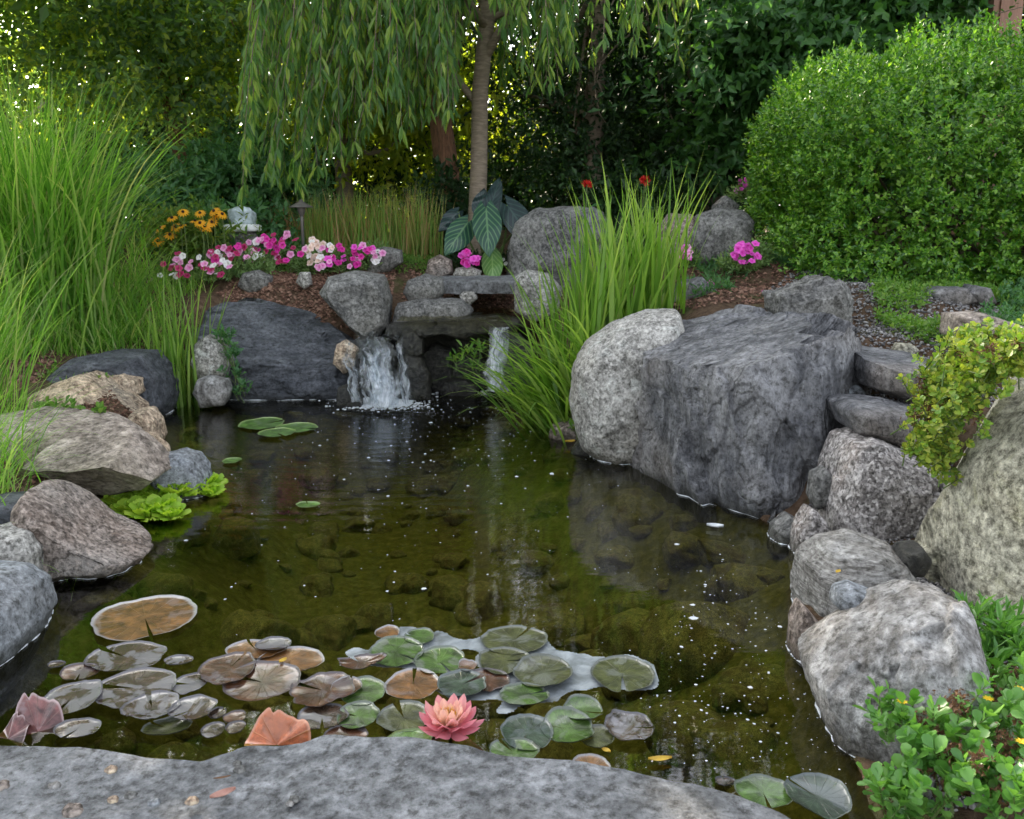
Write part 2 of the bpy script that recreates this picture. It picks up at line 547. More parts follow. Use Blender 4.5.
# ================================================================== THE SETTING
POND_PX = [(-260, 720), (-130, 640), (-30, 600), (30, 585), (60, 560), (100, 545), (100, 515), (115, 495), (150, 478), (165, 462), (158, 440), (150, 420), (150, 403),
           (185, 396), (240, 396), (330, 394), (400, 385), (515, 384), (530, 405), (560, 430), (600, 448), (640, 462), (700, 495),
           (790, 530), (812, 560), (800, 600), (812, 650), (840, 710), (870, 770), (890, 830)]
POND = [tuple(G(x, y)[:2]) for x, y in POND_PX] + [(.62, 1.05), (-1.6, 1.05), (-2.2, 1.4)]
POND = np.array(POND)


def poly_sd(x, y, poly):
    """signed distance to a polygon, negative inside"""
    x = np.asarray(x, float); y = np.asarray(y, float)
    d = np.full(x.shape, 1e9); inside = np.zeros(x.shape, bool)
    n = len(poly)
    for i in range(n):
        ax, ay = poly[i]; bx, by = poly[(i + 1) % n]
        ex, ey = bx - ax, by - ay
        t = np.clip(((x - ax) * ex + (y - ay) * ey) / (ex * ex + ey * ey + 1e-12), 0, 1)
        d = np.minimum(d, np.hypot(x - ax - t * ex, y - ay - t * ey))
        c = ((ay > y) != (by > y)) & (x < (bx - ax) * (y - ay) / ((by - ay) if by != ay else 1e-12) + ax)
        inside ^= c
    return np.where(inside, -d, d)


_ctl = [P(290, 280, 6.3), P(340, 330, 5.75), P(270, 338, 5.75), P(232, 330, 5.8), P(305, 345, 5.7), P(250, 272, 6.5), P(200, 292, 6.1), P(345, 300, 6.0), P(480, 262, 7.3), P(420, 262, 7.2), P(360, 262, 7.0),
        P(240, 245, 7.6), P(150, 290, 6.3), P(160, 330, 5.8), P(610, 280, 6.9), P(570, 300, 6.0), P(560, 380, 5.2), P(700, 262, 6.3), P(700, 290, 5.6), P(745, 290, 5.4),
        P(760, 262, 5.9), P(850, 287, 5.2), P(900, 296, 4.8), P(870, 330, 4.25), P(960, 330, 4.2), P(1010, 350, 3.9), P(1100, 300, 4.8),
        P(940, 400, 3.5), P(850, 380, 3.8), P(840, 440, 3.65), P(900, 500, 3.2), P(850, 540, 2.85), P(1010, 620, 2.3), P(1060, 500, 2.7), P(1000, 720, 1.85), P(1060, 800, 1.6), P(900, 790, 1.6),
        P(640, 330, 4.9), P(720, 300, 4.9), P(100, 380, 4.9), P(20, 425, 4.0), P(0, 350, 5.4), P(60, 345, 5.6), P(0, 480, 3.2), P(-40, 540, 2.7), P(-100, 600, 2.4), P(-80, 400, 4.6),
        P(430, 330, 5.9), P(500, 330, 5.9), P(450, 300, 6.3), P(185, 375, 5.4)]
_ctl = [tuple(c) for c in _ctl]
_ctl += [(-2.5, 1, .12), (2.5, 1, .15), (0, -3, .1), (-4, 3, .35), (-6, 6, .6), (4, 3, .6), (6, 5, .9), (-4, 8.5, .95), (0, 8.6, .98), (4, 8, 1.05),
         (-6, 11, 1.05), (0, 11, 1.05), (6, 11, 1.1), (0, 16, 1.1), (-10, 16, 1.1), (10, 16, 1.1), (8, -4, .3), (-8, -4, .3)]
_ctl = np.array(_ctl)


def hz(x, y):
    x = np.atleast_1d(np.asarray(x, float)); y = np.atleast_1d(np.asarray(y, float))
    d2 = (x[:, None] - _ctl[None, :, 0]) ** 2 + (y[:, None] - _ctl[None, :, 1]) ** 2 + .015
    w = d2 ** -1.7
    z = (w * _ctl[None, :, 2]).sum(1) / w.sum(1)
    sd = poly_sd(x, y, POND)
    s = np.clip(sd / .22, 0, 1); s = s * s * (3 - 2 * s)
    out = .035 + (np.maximum(z, .06) - .035) * s
    q = np.clip(-sd / .75, 0, 1)
    q = q * q * (3 - 2 * q)
    inn = .03 - .09 * np.clip(-sd / .06, 0, 1) - .40 * q
    z = np.where(sd > 0, out, inn)
    pts = np.stack([x, y, 0 * x], 1)
    z = z + .018 * fbm(pts * 3.1, 3, 5) + .006 * fbm(pts * 15, 2, 9)
    return np.where((sd > .04) & (z < .02), .02, z)


def hz1(x, y):
    return float(hz([x], [y])[0])


def T(px, py, far=16.0):
    """the ground point that a line of sight meets"""
    d = ray(px, py)
    ts = np.arange(1.2, far, .02)
    pts = np.array([0, 0, CAM_H]) + ts[:, None] * d
    h = hz(pts[:, 0], pts[:, 1])
    hit = np.nonzero(pts[:, 2] <= h)[0]
    i = hit[0] if len(hit) else len(ts) - 1
    q = pts[i].copy()
    q[2] = h[i]
    return q


def scatter_poly(poly, n):
    poly = np.array(poly)[:, :2]
    lo, hi = poly.min(0), poly.max(0)
    res = np.zeros((0, 2))
    while len(res) < n:
        q = lo + (hi - lo) * RNG.random((n * 3, 2))
        q = q[poly_sd(q[:, 0], q[:, 1], poly) < 0]
        res = np.concatenate([res, q])
    res = res[:n]
    return np.column_stack([res, hz(res[:, 0], res[:, 1])])


def Tpoly(*px):
    return [T(x, y)[:2] for x, y in px]


# ---- ground sheet: fine near, coarse to the horizon
def ground():
    xs = np.concatenate([-np.geomspace(5, 300, 26)[::-1], np.linspace(-4.9, 4.9, 246), np.geomspace(5, 300, 26)])
    ys = np.concatenate([-np.geomspace(1, 200, 16)[::-1], np.linspace(-.5, 9.5, 250), np.geomspace(9.7, 400, 30)])
    X, Y = np.meshgrid(xs, ys)
    z = hz(X.ravel(), Y.ravel())
    a = Acc()
    ny, nx = X.shape
    i = np.arange(ny - 1)[:, None] * nx + np.arange(nx - 1)[None]
    f = np.stack([i, i + 1, i + nx + 1, i + nx], -1).reshape(-1, 4)
    a.add(np.column_stack([X.ravel(), Y.ravel(), z]), f)
    M = NT("garden_soil")
    co = M.coords()
    n1 = M.noise(co, 2.2, 5); n2 = M.noise(co, 26, 6, .7); n3 = M.noise(co, 90, 3, .7)
    soil = M.ramp(n2, [(.3, (.035, .022, .014)), (.5, (.085, .055, .035)), (.7, (.15, .10, .07))])
    soil = M.mix(M.ramp(n1, [(.52, (0, 0, 0)), (.7, (1, 1, 1))]), soil, M.ramp(n3, [(.3, (.03, .05, .012)), (.7, (.075, .10, .03))]))
    g = M.n("ShaderNodeNewGeometry"); sx = M.n("ShaderNodeSeparateXYZ")
    M.l(g.outputs['Position'], sx.inputs[0])
    silt = M.ramp(n2, [(.3, (.05, .05, .010)), (.52, (.10, .10, .022)), (.7, (.17, .155, .05))])
    wf = M.ramp(M.math('MULTIPLY', sx.outputs[2], -10.0), [(.0, (0, 0, 0)), (.3, (1, 1, 1))])
    c = M.mix(wf, soil, silt)
    b = M.n("ShaderNodeBump", i_Strength=.7, i_Distance=.03)
    M.l(n2, b.inputs['Height'])
    p = M.n("ShaderNodeBsdfPrincipled", i_Roughness=.95)
    p.inputs['Specular IOR Level'].default_value = .1
    M.l(c, p.inputs['Base Color']); M.l(b.outputs[0], p.inputs['Normal']); M.l(p.outputs[0], M.out.inputs[0])
    obj('ground', a, M.mat, kind='structure')


ground()


# ---- water surface
def water():
    a = Acc()
    xs = np.linspace(-3.2, 2.4, 141); ys = np.linspace(1.0, 6.2, 131)
    X, Y = np.meshgrid(xs, ys)
    sd = poly_sd(X, Y, POND)
    ny, nx = X.shape
    i = (np.arange(ny - 1)[:, None] * nx + np.arange(nx - 1)[None])
    keep = (sd[:-1, :-1] < .14)
    f = np.stack([i, i + 1, i + nx + 1, i + nx], -1)[keep]
    a.add(np.column_stack([X.ravel(), Y.ravel(), 0 * X.ravel()]), f)
    M = NT("pond_water")
    co = M.coords(); co2 = M.coords((1, 2.6, 1))
    r1 = M.noise(co2, 5.5, 3, .5); r2 = M.noise(co2, 20, 3, .55)
    # ripples spread from the falls and die out towards the lilies
    g = M.n("ShaderNodeNewGeometry")
    dv = M.n("ShaderNodeVectorMath", operation='DISTANCE'); dv.inputs[1].default_value = (-.55, 5.5, 0)
    M.l(g.outputs['Position'], dv.inputs[0])
    ds = dv.outputs['Value']
    nz = M.noise(co, 2.5, 2, .5)
    wv = M.math('SINE', M.math('ADD', M.math('MULTIPLY', ds, 62.0), M.math('MULTIPLY', nz, 14.0)))
    fall = M.ramp(M.math('DIVIDE', ds, 4.0), [(0, (1, 1, 1)), (.35, (.45,) * 3), (.75, (.10,) * 3), (1, (.05,) * 3)])
    h = M.math('ADD', M.math('MULTIPLY', r1, .9), M.math('MULTIPLY', r2, .35))
    h = M.math('ADD', h, M.math('MULTIPLY', wv, .10))
    h = M.math('MULTIPLY', h, fall)
    b = M.n("ShaderNodeBump", i_Strength=.55, i_Distance=.012)
    M.l(h, b.inputs['Height'])
    gl = M.n("ShaderNodeBsdfGlossy", i_Roughness=.015)
    gl.inputs['Color'].default_value = (1, 1, 1, 1)
    M.l(b.outputs[0], gl.inputs['Normal'])
    tr = M.n("ShaderNodeBsdfTransparent")
    tr.inputs['Color'].default_value = (.87, .85, .55, 1)
    fr = M.n("ShaderNodeFresnel", i_IOR=1.42)
    M.l(b.outputs[0], fr.inputs['Normal'])
    mx = M.n("ShaderNodeMixShader")
    M.l(fr.outputs[0], mx.inputs[0]); M.l(tr.outputs[0], mx.inputs[1]); M.l(gl.outputs[0], mx.inputs[2])
    M.l(mx.outputs[0], M.out.inputs[0])
    obj('water', a, M.mat, kind='structure')


water()


# ================================================================== ROCKS
def clip_radius(out, th):
    """distance from origin to a closed outline for each angle"""
    out = np.asarray(out); n = len(out)
    r = np.zeros(len(th))
    c, s = np.cos(th), np.sin(th)
    for i in range(n):
        a, b = out[i], out[(i + 1) % n]
        e = b - a
        den = c * e[1] - s * e[0]
        den = np.where(np.abs(den) < 1e-12, 1e-12, den)
        t = (a[0] * e[1] - a[1] * e[0]) / den
        u = (a[0] * s - a[1] * c) / den
        ok = (t > 0) & (u >= -1e-6) & (u <= 1 + 1e-6)
        r = np.where(ok & (t > r), t, r)
    return r


def rock(name, label, out, D, mat, z0=0.0, line=None, Yf=None, sharp=.62, rough=.03, facets=0, seed=1, sub=5, sink=1.22, cuts=(),
         strata=0.0, group=None, cat='rock', smooth_out=2, ridged=.4, nscale=4.0, kind=None, flake=.28, fdir=(.5, .2, -.8), striae=0.0, plates=None):
    """a boulder whose outline in elevation is given; D is its half depth"""
    out = np.array(out, float)
    cx = out[:, 0].mean()
    if line is None:
        yb = out[:, 1].max()
        if Yf is None:
            Yf = G(cx, yb, z0)[1]
        A = np.array([0, Yf]); u = np.array([1.0, 0])
    else:
        A = G(*line[0], z0)[:2]; B = G(*line[1], z0)[:2]
        u = unit(B - A)
        if u[0] < 0: u = -u
    nn = np.array([-u[1], u[0]])            # away from the camera

    def on_plane(px, py, off):
        d = ray(px, py)
        A2 = A + nn * off
        t = (A2 @ nn) / (d[..., :2] @ nn)
        q = d * t[..., None] + np.array([0, 0, CAM_H])
        return q
    q = on_plane(out[:, 0], out[:, 1], D * .2)
    A2 = A + nn * D * .7
    uu = (q[:, :2] - A2) @ u
    oz = np.stack([uu, q[:, 2]], 1)
    oz = oz - (oz.min(0) + oz.max(0)) / 2
    qc = on_plane(out[:, 0], out[:, 1], D * .7)
    qz = np.stack([(qc[:, :2] - A2) @ u, qc[:, 2]], 1)
    c0 = (qz.min(0) + qz.max(0)) / 2
    if sink != 1.0:
        oz[:, 1] = np.where(oz[:, 1] < 0, oz[:, 1] * sink, oz[:, 1])
    th = np.linspace(-pi, pi, 361)
    R = clip_radius(oz, th)[:-1]
    R[R == 0] = R[R > 0].mean()
    for _ in range(smooth_out):
        R = .5 * R + .25 * (np.roll(R, 1) + np.roll(R, -1))
    R = np.append(R, R[0])
    v, f = ico(sub)
    rn = np.random.default_rng(seed * 13 + 5)
    rad = np.ones(len(v))
    for _ in range(facets):
        fn = unit(rn.normal(size=3)); fn[1] = -abs(fn[1]); dd = rn.uniform(.80, .95)
        c = v @ fn
        rad = np.where(c > 1e-3, np.minimum(rad, dd / np.maximum(c, 1e-3)), rad)
    s = np.hypot(v[:, 0], v[:, 2])
    ang = np.arctan2(v[:, 2], v[:, 0])
    Rt = np.interp(ang, th, R)
    sp_, yp = s ** sharp, np.sign(v[:, 1]) * np.abs(v[:, 1]) ** sharp
    fb = 1 - (1 - rad) * np.clip(-v[:, 1] * 1.6 + .35, 0, 1)   # facets bite the front, not the outline
    lx = np.cos(ang) * Rt * sp_
    lz = np.sin(ang) * Rt * sp_
    ly = D * yp * fb
    size = max(R.mean(), .03)
    w = np.stack([A2[0] + u[0] * (lx + c0[0]) + nn[0] * ly, A2[1] + u[1] * (lx + c0[0]) + nn[1] * ly, lz + c0[1]], 1)
    nrm = unit(np.stack([u[0] * lx + nn[0] * ly * size / D, u[1] * lx + nn[1] * ly * size / D, lz], 1))
    k = nscale * .25 / max(size, .08)
    nz = fbm(w * k + seed * 7.7, 5, seed, .55) * (1 - ridged) + ridged * fbm(w * k * 1.3 + seed * 3.1, 5, seed + 50, .5, True) * .7
    w = w + nrm * (rough * size * 1.7 * (nz - nz.mean() - .12))[:, None]
    if flake and sub >= 5:      # cleaved plates with small ledges
        fd = unit(np.array(fdir))
        tt = (w @ fd) * 1.1 / max(size, .12) + .55 * fbm(w * 1.1 / max(size, .12) + seed, 4, seed + 21)
        tt = tt * 3.6
        fr = tt - np.floor(tt)
        saw = fr - np.clip((fr - .93) / .07, 0, 1) * fr
        mask = np.clip(.5 + 1.6 * vnoise(w * 1.6 / max(size, .12), seed + 31), 0, 1)
        w = w + nrm * (flake * .07 * size * (saw * mask - .3))[:, None]
    pl_ = plates if plates is not None else (26, .035, (1, 1, 1)) if sub >= 5 else None
    if pl_:         # fractured faces: every cell of the surface is shifted and tilted a little
        npl, amp, ani = pl_
        ani = np.array(ani, float)
        lo, hi = w.min(0), w.max(0)
        sd_ = lo + (hi - lo) * rn.random((npl, 3))
        ww = w + .10 * size * np.stack([fbm(w * 2.2 / size + q_, 4, seed + 60 + q_) for q_ in range(3)], 1)
        dd_ = (((ww[:, None] - sd_[None]) * ani) ** 2).sum(2)
        idx = dd_.argmin(1)
        offs = rn.uniform(-1, .35, npl)
        tl_ = rn.normal(size=(npl, 3)) * .9
        dsp = offs[idx] + ((w - sd_[idx]) * tl_[idx]).sum(1) / size
        w = w + nrm * (amp * size * np.clip(dsp, -1.6, 1.0))[:, None]
    for cut in cuts:
        pts = [on_plane(np.array(c[0], float), np.array(c[1], float), c[2]) for c in cut[:3]]
        pn = unit(np.cross(pts[1] - pts[0], pts[2] - pts[0]))
        ctr = w.mean(0)
        if (ctr - pts[0]) @ pn > 0: pn = -pn
        dist = (w - pts[0]) @ pn
        wav = .012 * fbm(w * 5, 4, seed + 77)
        w = w - pn * (np.maximum(dist + wav, 0) * .985)[:, None]
    w = w + nrm * (rough * .28 * min(size, .25) * fbm(w * 34, 3, seed + 9))[:, None]
    if striae:      # fine vertical splitting of the stone
        sv = fbm(w * np.array([26, 26, 4.5]) + .6 * vnoise(w * 4, seed)[:, None], 4, seed + 41, .6)
        w = w + nrm * (striae * sv * np.clip(1 - np.abs(nrm[:, 2]) * .6, 0, 1))[:, None]
    if strata:
        st = vnoise(np.stack([w[:, 0] * 1.5, w[:, 1] * 1.5, w[:, 2] * 26 + w[:, 0] * 5 + 3 * vnoise(w * 3, seed)], 1), seed)
        w = w + nrm * (strata * size * st)[:, None] * np.array([1, 1, .25])
    org = np.array([A2[0] + u[0] * c0[0], A2[1] + u[1] * c0[0], w[:, 2].min()])
    a = Acc(); a.add(w, f)
    return obj(name, a, mat, origin=org, label=label, cat=cat, group=group, kind=kind)


# --- right bank
rock('slate_boulder', 'largest dark grey slate boulder with flat top and layered face at the water',
     [(640, 480), (634, 400), (638, 345), (655, 316), (690, 298), (722, 292), (760, 295), (798, 302), (826, 312), (842, 324), (848, 352), (852, 400), (856, 450), (860, 520), (865, 640), (765, 660), (690, 620), (650, 560)],
     .42, SLATE, line=((634, 458), (797, 533)), sharp=.34, rough=.045, facets=0, sink=1.0, seed=3, sub=8, smooth_out=1, ridged=.7, strata=.006, nscale=5, flake=.5, fdir=(.45, -.2, .85), striae=.003,
     cuts=[((640, 345, .0), (800, 372, .0), (720, 300, .55)), ((802, 368, .0), (802, 534, .0), (846, 335, .42))], plates=(70, .085, (1.3, 1.3, .55)))
rock('smooth_boulder', 'smooth rounded light grey boulder leaning against the big slate boulder',
     [(567, 400), (569, 365), (585, 338), (615, 318), (650, 307), (680, 308), (690, 350), (680, 420), (650, 458), (610, 455), (580, 438)],
     .27, SMOOTH, Yf=3.97, sharp=.72, rough=.025, seed=4, sub=6)
rock('granite_block', 'speckled pinkish grey granite block between the slate boulder and the tan boulder',
     [(820, 560), (820, 500), (832, 455), (843, 434), (862, 430), (900, 445), (942, 466), (946, 520), (935, 575), (870, 600)],
     .25, GRANITE, Yf=2.86, sharp=.5, rough=.035, facets=4, seed=5, sub=6)
rock('thin_slate', 'thin flat grey stone lying on top of the granite block',
     [(834, 404), (845, 399), (880, 400), (935, 412), (940, 428), (915, 437), (870, 434), (842, 424)], .2, SLATE, Yf=3.05, sharp=.5, rough=.035, seed=6, strata=.03, sub=6)
rock('flat_slate', 'flat bluish slate slab above the thin stone beside the slate boulder',
     [(850, 366), (855, 350), (890, 346), (945, 358), (945, 375), (925, 388), (890, 390), (855, 380)], .3, SLATE, Yf=3.32, sharp=.5, rough=.04, seed=7, sub=6,
     cuts=[((860, 362, 0), (935, 372, 0), (890, 348, .55))])
rock('angular_rock', 'angular cracked grey rock behind the top of the big slate boulder',
     [(768, 310), (770, 293), (795, 284), (823, 274), (840, 281), (850, 298), (850, 320), (815, 335), (780, 330)], .2, GREYROCK, Yf=4.3, sharp=.55, rough=.06, facets=9, seed=8, ridged=.8, sub=6, plates=(30, .11, (1, 1, 1)))
rock('tan_boulder', 'huge tan boulder with a long crack filling the right edge',
     [(926, 620), (928, 560), (932, 505), (950, 445), (985, 395), (1035, 360), (1110, 350), (1180, 420), (1190, 700), (1020, 720), (940, 700)],
     .42, TAN, Yf=2.12, sharp=.6, rough=.035, seed=9, sub=7, facets=2, plates=(16, .03, (1, 1, 1)),
     cuts=[((1010, 372, .0), (935, 500, .0), (1000, 395, .6))])
rock('banded_boulder', 'rounded cream and brown banded boulder in the water below the granite block',
     [(799, 600), (801, 560), (825, 540), (860, 535), (895, 548), (917, 575), (905, 600), (880, 625), (840, 650), (810, 640)],
     .2, STRIPE, Yf=2.27, sharp=.7, rough=.04, seed=10, sub=6, strata=.012)
rock('small_oval_stone', 'small smooth blue grey oval stone wedged between the banded and the pale boulder',
     [(830, 600), (834, 588), (850, 583), (875, 592), (885, 604), (868, 612), (842, 610)], .06, BLUEGREY, Yf=1.93, sharp=.85, rough=.012, seed=11, sub=4)
rock('pale_boulder', 'large pale grey rounded boulder with creases at the right water edge in the foreground',
     [(800, 664), (825, 642), (855, 620), (890, 596), (930, 582), (960, 592), (980, 640), (985, 720), (970, 800), (915, 840), (862, 815), (832, 750), (808, 700)],
     .27, PALE, Yf=1.62, line=None, sharp=.74, rough=.04, seed=12, sub=7, facets=3, plates=(14, .07, (1.6, 1, .6)))
rock('shore_stone', 'low wet stone at the waterline between the slate boulder and granite block', [(792, 560), (795, 528), (808, 505), (824, 515), (832, 545), (822, 570)], .09, GRANITE, Yf=2.8, seed=71, sub=5)
rock('shore_stone', 'small dark wet stone at the right foot of the slate boulder', [(768, 548), (772, 526), (788, 514), (804, 522), (808, 545), (790, 556)], .08, GREYROCK, Yf=2.95, seed=73, sub=5)
rock('shore_stone', 'small wet brown stone under the left edge of the banded boulder', [(790, 650), (792, 622), (800, 600), (818, 620), (820, 650), (806, 664)], .07, BROWN, Yf=2.1, seed=72, sub=5)
rock('dark_stone', 'small dark stone in the gap behind the pale boulder', [(893, 556), (900, 545), (918, 543), (928, 556), (920, 572), (900, 570)], .06, DARKWET, Yf=2.35, seed=13, sub=4, facets=5)
rock('gap_stone', 'small grey stone wedged low between the slate boulder and granite block', [(808, 495), (812, 473), (824, 466), (832, 475), (830, 498), (815, 505)], .06, GREYROCK, Yf=3.0, seed=14, sub=4)
rock('gap_pebble', 'bluish pebble under the flat slate slab', [(842, 394), (846, 387), (858, 385), (865, 392), (860, 401), (847, 401)], .04, BLUEGREY, Yf=3.5, seed=15, sub=4)
rock('gap_pebble', 'brown pebble at the right end under the flat slate slab', [(905, 400), (912, 388), (925, 386), (932, 396), (924, 408), (910, 408)], .05, BROWN, Yf=3.35, seed=16, sub=4)
rock('gap_pebble', 'low flat pebble under the left half of the thin stone', [(866, 440), (872, 434), (890, 434), (898, 441), (888, 447), (870, 447)], .05, GREYROCK, Yf=3.05, seed=17, sub=4)
rock('gap_pebble', 'dark round pebble under the right half of the thin stone', [(897, 445), (903, 436), (925, 436), (935, 447), (925, 458), (903, 456)], .05, BROWN, Yf=3.0, seed=18, sub=4)
rock('slope_rock', 'flat tan grey rock on the slope above the yellow green sedum', [(948, 335), (950, 313), (975, 311), (1015, 325), (1026, 340), (1000, 352), (965, 348)], .17, TAUPE, Yf=3.85, seed=19, sharp=.5, facets=4)
rock('slope_rock', 'low bluish flat rock sunk in ground cover under the boxwood', [(922, 293), (935, 286), (960, 287), (975, 300), (950, 305), (930, 302)], .12, SLATE, Yf=4.7, seed=20, sharp=.5)
rock('slope_rock', 'small bluish rock at the right end of the low flat rock', [(962, 292), (970, 284), (985, 287), (992, 302), (975, 305)], .1, SLATE, Yf=4.68, seed=21, sharp=.6)
rock('slope_rock', 'small pale rock at the upper edge of the flat slate slab', [(893, 350), (898, 343), (912, 344), (918, 350), (905, 356)], .06, TAN, Yf=3.95, seed=22)
rock('back_rock', 'large rounded grey rock under the dark trees left of the boxwood', [(690, 262), (686, 235), (695, 215), (715, 208), (740, 208), (752, 220), (752, 250), (730, 270)], .25, GREYROCK, Yf=6.1, seed=23, facets=3, sub=6)
rock('back_rock', 'brownish grey rock at the left of the large rounded grey rock', [(655, 265), (657, 228), (668, 212), (690, 212), (706, 230), (700, 262)], .22, BROWN, Yf=6.25, seed=24, facets=3)
rock('back_rock', 'pointed small rock on top behind the large rounded grey rock', [(708, 222), (713, 205), (725, 195), (738, 205), (738, 222)], .12, GREYROCK, Yf=6.5, seed=25)
rock('bed_rock', 'bluish grey rock in the mulch behind the big slate boulder', [(672, 300), (678, 283), (700, 276), (716, 290), (712, 306), (690, 310)], .14, SLATE, Yf=5.2, seed=26, facets=4)

# --- behind the falls
rock('back_boulder', 'wide grey boulder behind the elephant ear plant', [(504, 275), (506, 245), (516, 222), (535, 207), (565, 205), (600, 209), (618, 225), (620, 270), (570, 290), (525, 285)], .35, GREYROCK, Yf=6.55, seed=27, facets=4, sub=6, sharp=.55)
rock('back_boulder', 'small bluish rock leaning on the wide grey boulder', [(573, 240), (578, 215), (592, 206), (604, 212), (606, 235), (590, 250)], .12, SLATE, Yf=6.4, seed=28, facets=3)
rock('spill_stone', 'blocky beige grey stone at the right end of the flagstone ledge', [(514, 308), (515, 276), (528, 269), (548, 273), (562, 288), (560, 310), (535, 318)], .16, SMOOTH, Yf=5.75, seed=29, facets=5, sharp=.5)
rock('dark_cobble', 'dark rounded rock at the left end of the flagstone ledge', [(403, 291), (408, 280), (425, 274), (444, 279), (446, 292), (432, 303), (412, 303)], .15, GREYROCK, Yf=5.85, seed=30, facets=4)
rock('low_cobble', 'wide brown grey rock under the dark rounded rock above the falls', [(392, 322), (396, 303), (425, 297), (462, 299), (474, 310), (468, 324), (430, 330)], .18, GREYROCK, Yf=5.72, seed=31, facets=4)
rock('round_cobble', 'small round tan stone under the left end of the flagstone ledge', [(459, 295), (463, 290), (475, 290), (478, 298), (470, 304), (461, 302)], .06, SMOOTH, Yf=5.9, seed=32, sub=4)
rock('leaning_boulder', 'triangular grey boulder between the mulch slope and the left waterfall', [(320, 292), (328, 277), (355, 271), (384, 274), (393, 298), (390, 322), (372, 336), (352, 325), (335, 308)], .22, GREYROCK, Yf=5.7, seed=33, facets=6, sub=6)
rock('dark_slate_slope', 'broad dark blue grey slate sloping into the pond left of the waterfall',
     [(196, 350), (198, 300), (228, 280), (268, 290), (308, 310), (340, 332), (356, 345), (358, 372), (352, 404), (300, 410), (240, 408), (212, 380)],
     .3, SLATE_DARK, Yf=5.5, sharp=.5, rough=.035, seed=34, plates=(60, .06, (.5, 1, 1.6)), sub=7, strata=.03, ridged=.7, flake=.6, fdir=(-.5, .2, .8), cuts=[((215, 350, 0), (350, 370, 0), (270, 300, .5))])
rock('bed_stone', 'flat grey stone at the right foot of the petunia bed', [(365, 275), (368, 250), (385, 246), (402, 250), (404, 262), (390, 270)], .12, GREYROCK, Yf=6.7, seed=35)
rock('bed_stone', 'small brown grey stone beside the magenta impatiens', [(425, 272), (428, 260), (440, 254), (452, 260), (454, 272), (440, 278)], .1, BROWN, Yf=6.6, seed=36, facets=3)
rock('bed_stone', 'low flat stone in front of the magenta impatiens', [(452, 275), (456, 268), (470, 266), (482, 271), (480, 278)], .1, SMOOTH, Yf=6.5, seed=37)
rock('bed_stone', 'small upright pale stone at the front of the petunias', [(296, 282), (300, 272), (310, 272), (312, 284), (305, 288)], .05, SMOOTH, Yf=6.1, seed=38, sub=4)
rock('bed_stone', 'grey stone under the left petunia clump above the dark slate', [(238, 285), (243, 273), (258, 270), (272, 276), (272, 288), (252, 292)], .1, GREYROCK, Yf=6.2, seed=39)
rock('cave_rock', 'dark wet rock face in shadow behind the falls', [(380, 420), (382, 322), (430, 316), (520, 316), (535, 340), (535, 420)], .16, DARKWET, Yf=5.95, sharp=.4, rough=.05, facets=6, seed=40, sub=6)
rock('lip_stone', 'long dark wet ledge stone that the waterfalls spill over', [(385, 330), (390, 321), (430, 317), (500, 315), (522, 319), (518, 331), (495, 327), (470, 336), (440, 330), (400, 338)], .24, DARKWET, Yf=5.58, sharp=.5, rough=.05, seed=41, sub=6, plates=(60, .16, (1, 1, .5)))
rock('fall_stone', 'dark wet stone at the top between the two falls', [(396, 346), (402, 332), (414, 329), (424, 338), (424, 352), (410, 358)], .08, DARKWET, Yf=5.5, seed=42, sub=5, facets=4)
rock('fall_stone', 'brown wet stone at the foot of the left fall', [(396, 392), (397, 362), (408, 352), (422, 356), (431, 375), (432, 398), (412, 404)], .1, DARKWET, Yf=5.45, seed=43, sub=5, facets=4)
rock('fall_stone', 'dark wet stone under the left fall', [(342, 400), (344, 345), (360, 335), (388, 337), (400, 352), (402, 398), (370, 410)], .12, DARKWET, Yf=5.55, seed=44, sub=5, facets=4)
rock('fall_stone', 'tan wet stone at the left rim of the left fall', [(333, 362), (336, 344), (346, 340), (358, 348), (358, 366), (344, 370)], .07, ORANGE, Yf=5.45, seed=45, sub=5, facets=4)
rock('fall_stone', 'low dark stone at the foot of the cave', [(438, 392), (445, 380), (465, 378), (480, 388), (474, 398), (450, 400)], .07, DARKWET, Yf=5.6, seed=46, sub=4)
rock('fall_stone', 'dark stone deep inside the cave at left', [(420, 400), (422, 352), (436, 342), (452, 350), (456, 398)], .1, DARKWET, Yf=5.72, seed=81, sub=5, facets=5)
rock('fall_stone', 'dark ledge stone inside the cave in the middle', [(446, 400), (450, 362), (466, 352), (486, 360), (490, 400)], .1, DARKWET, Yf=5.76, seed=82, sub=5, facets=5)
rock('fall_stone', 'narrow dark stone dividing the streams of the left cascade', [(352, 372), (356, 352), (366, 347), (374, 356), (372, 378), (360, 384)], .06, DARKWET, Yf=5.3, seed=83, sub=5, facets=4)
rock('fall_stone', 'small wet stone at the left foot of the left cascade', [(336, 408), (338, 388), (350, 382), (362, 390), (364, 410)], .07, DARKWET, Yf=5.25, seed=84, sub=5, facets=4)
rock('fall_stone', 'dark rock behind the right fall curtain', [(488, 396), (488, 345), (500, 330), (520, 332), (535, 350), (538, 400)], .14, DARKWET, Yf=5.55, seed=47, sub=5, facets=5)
rock('bank_stone', 'small mossy stone at the waterline under the iris clump', [(548, 436), (552, 425), (570, 421), (588, 430), (586, 442), (565, 446)], .08, BROWN, Yf=4.45, seed=48, sub=4)
rock('bank_stone', 'dark stone at the foot of the smooth boulder', [(570, 452), (578, 440), (596, 442), (604, 452), (592, 460)], .07, DARKWET, Yf=4.15, seed=49, sub=4)

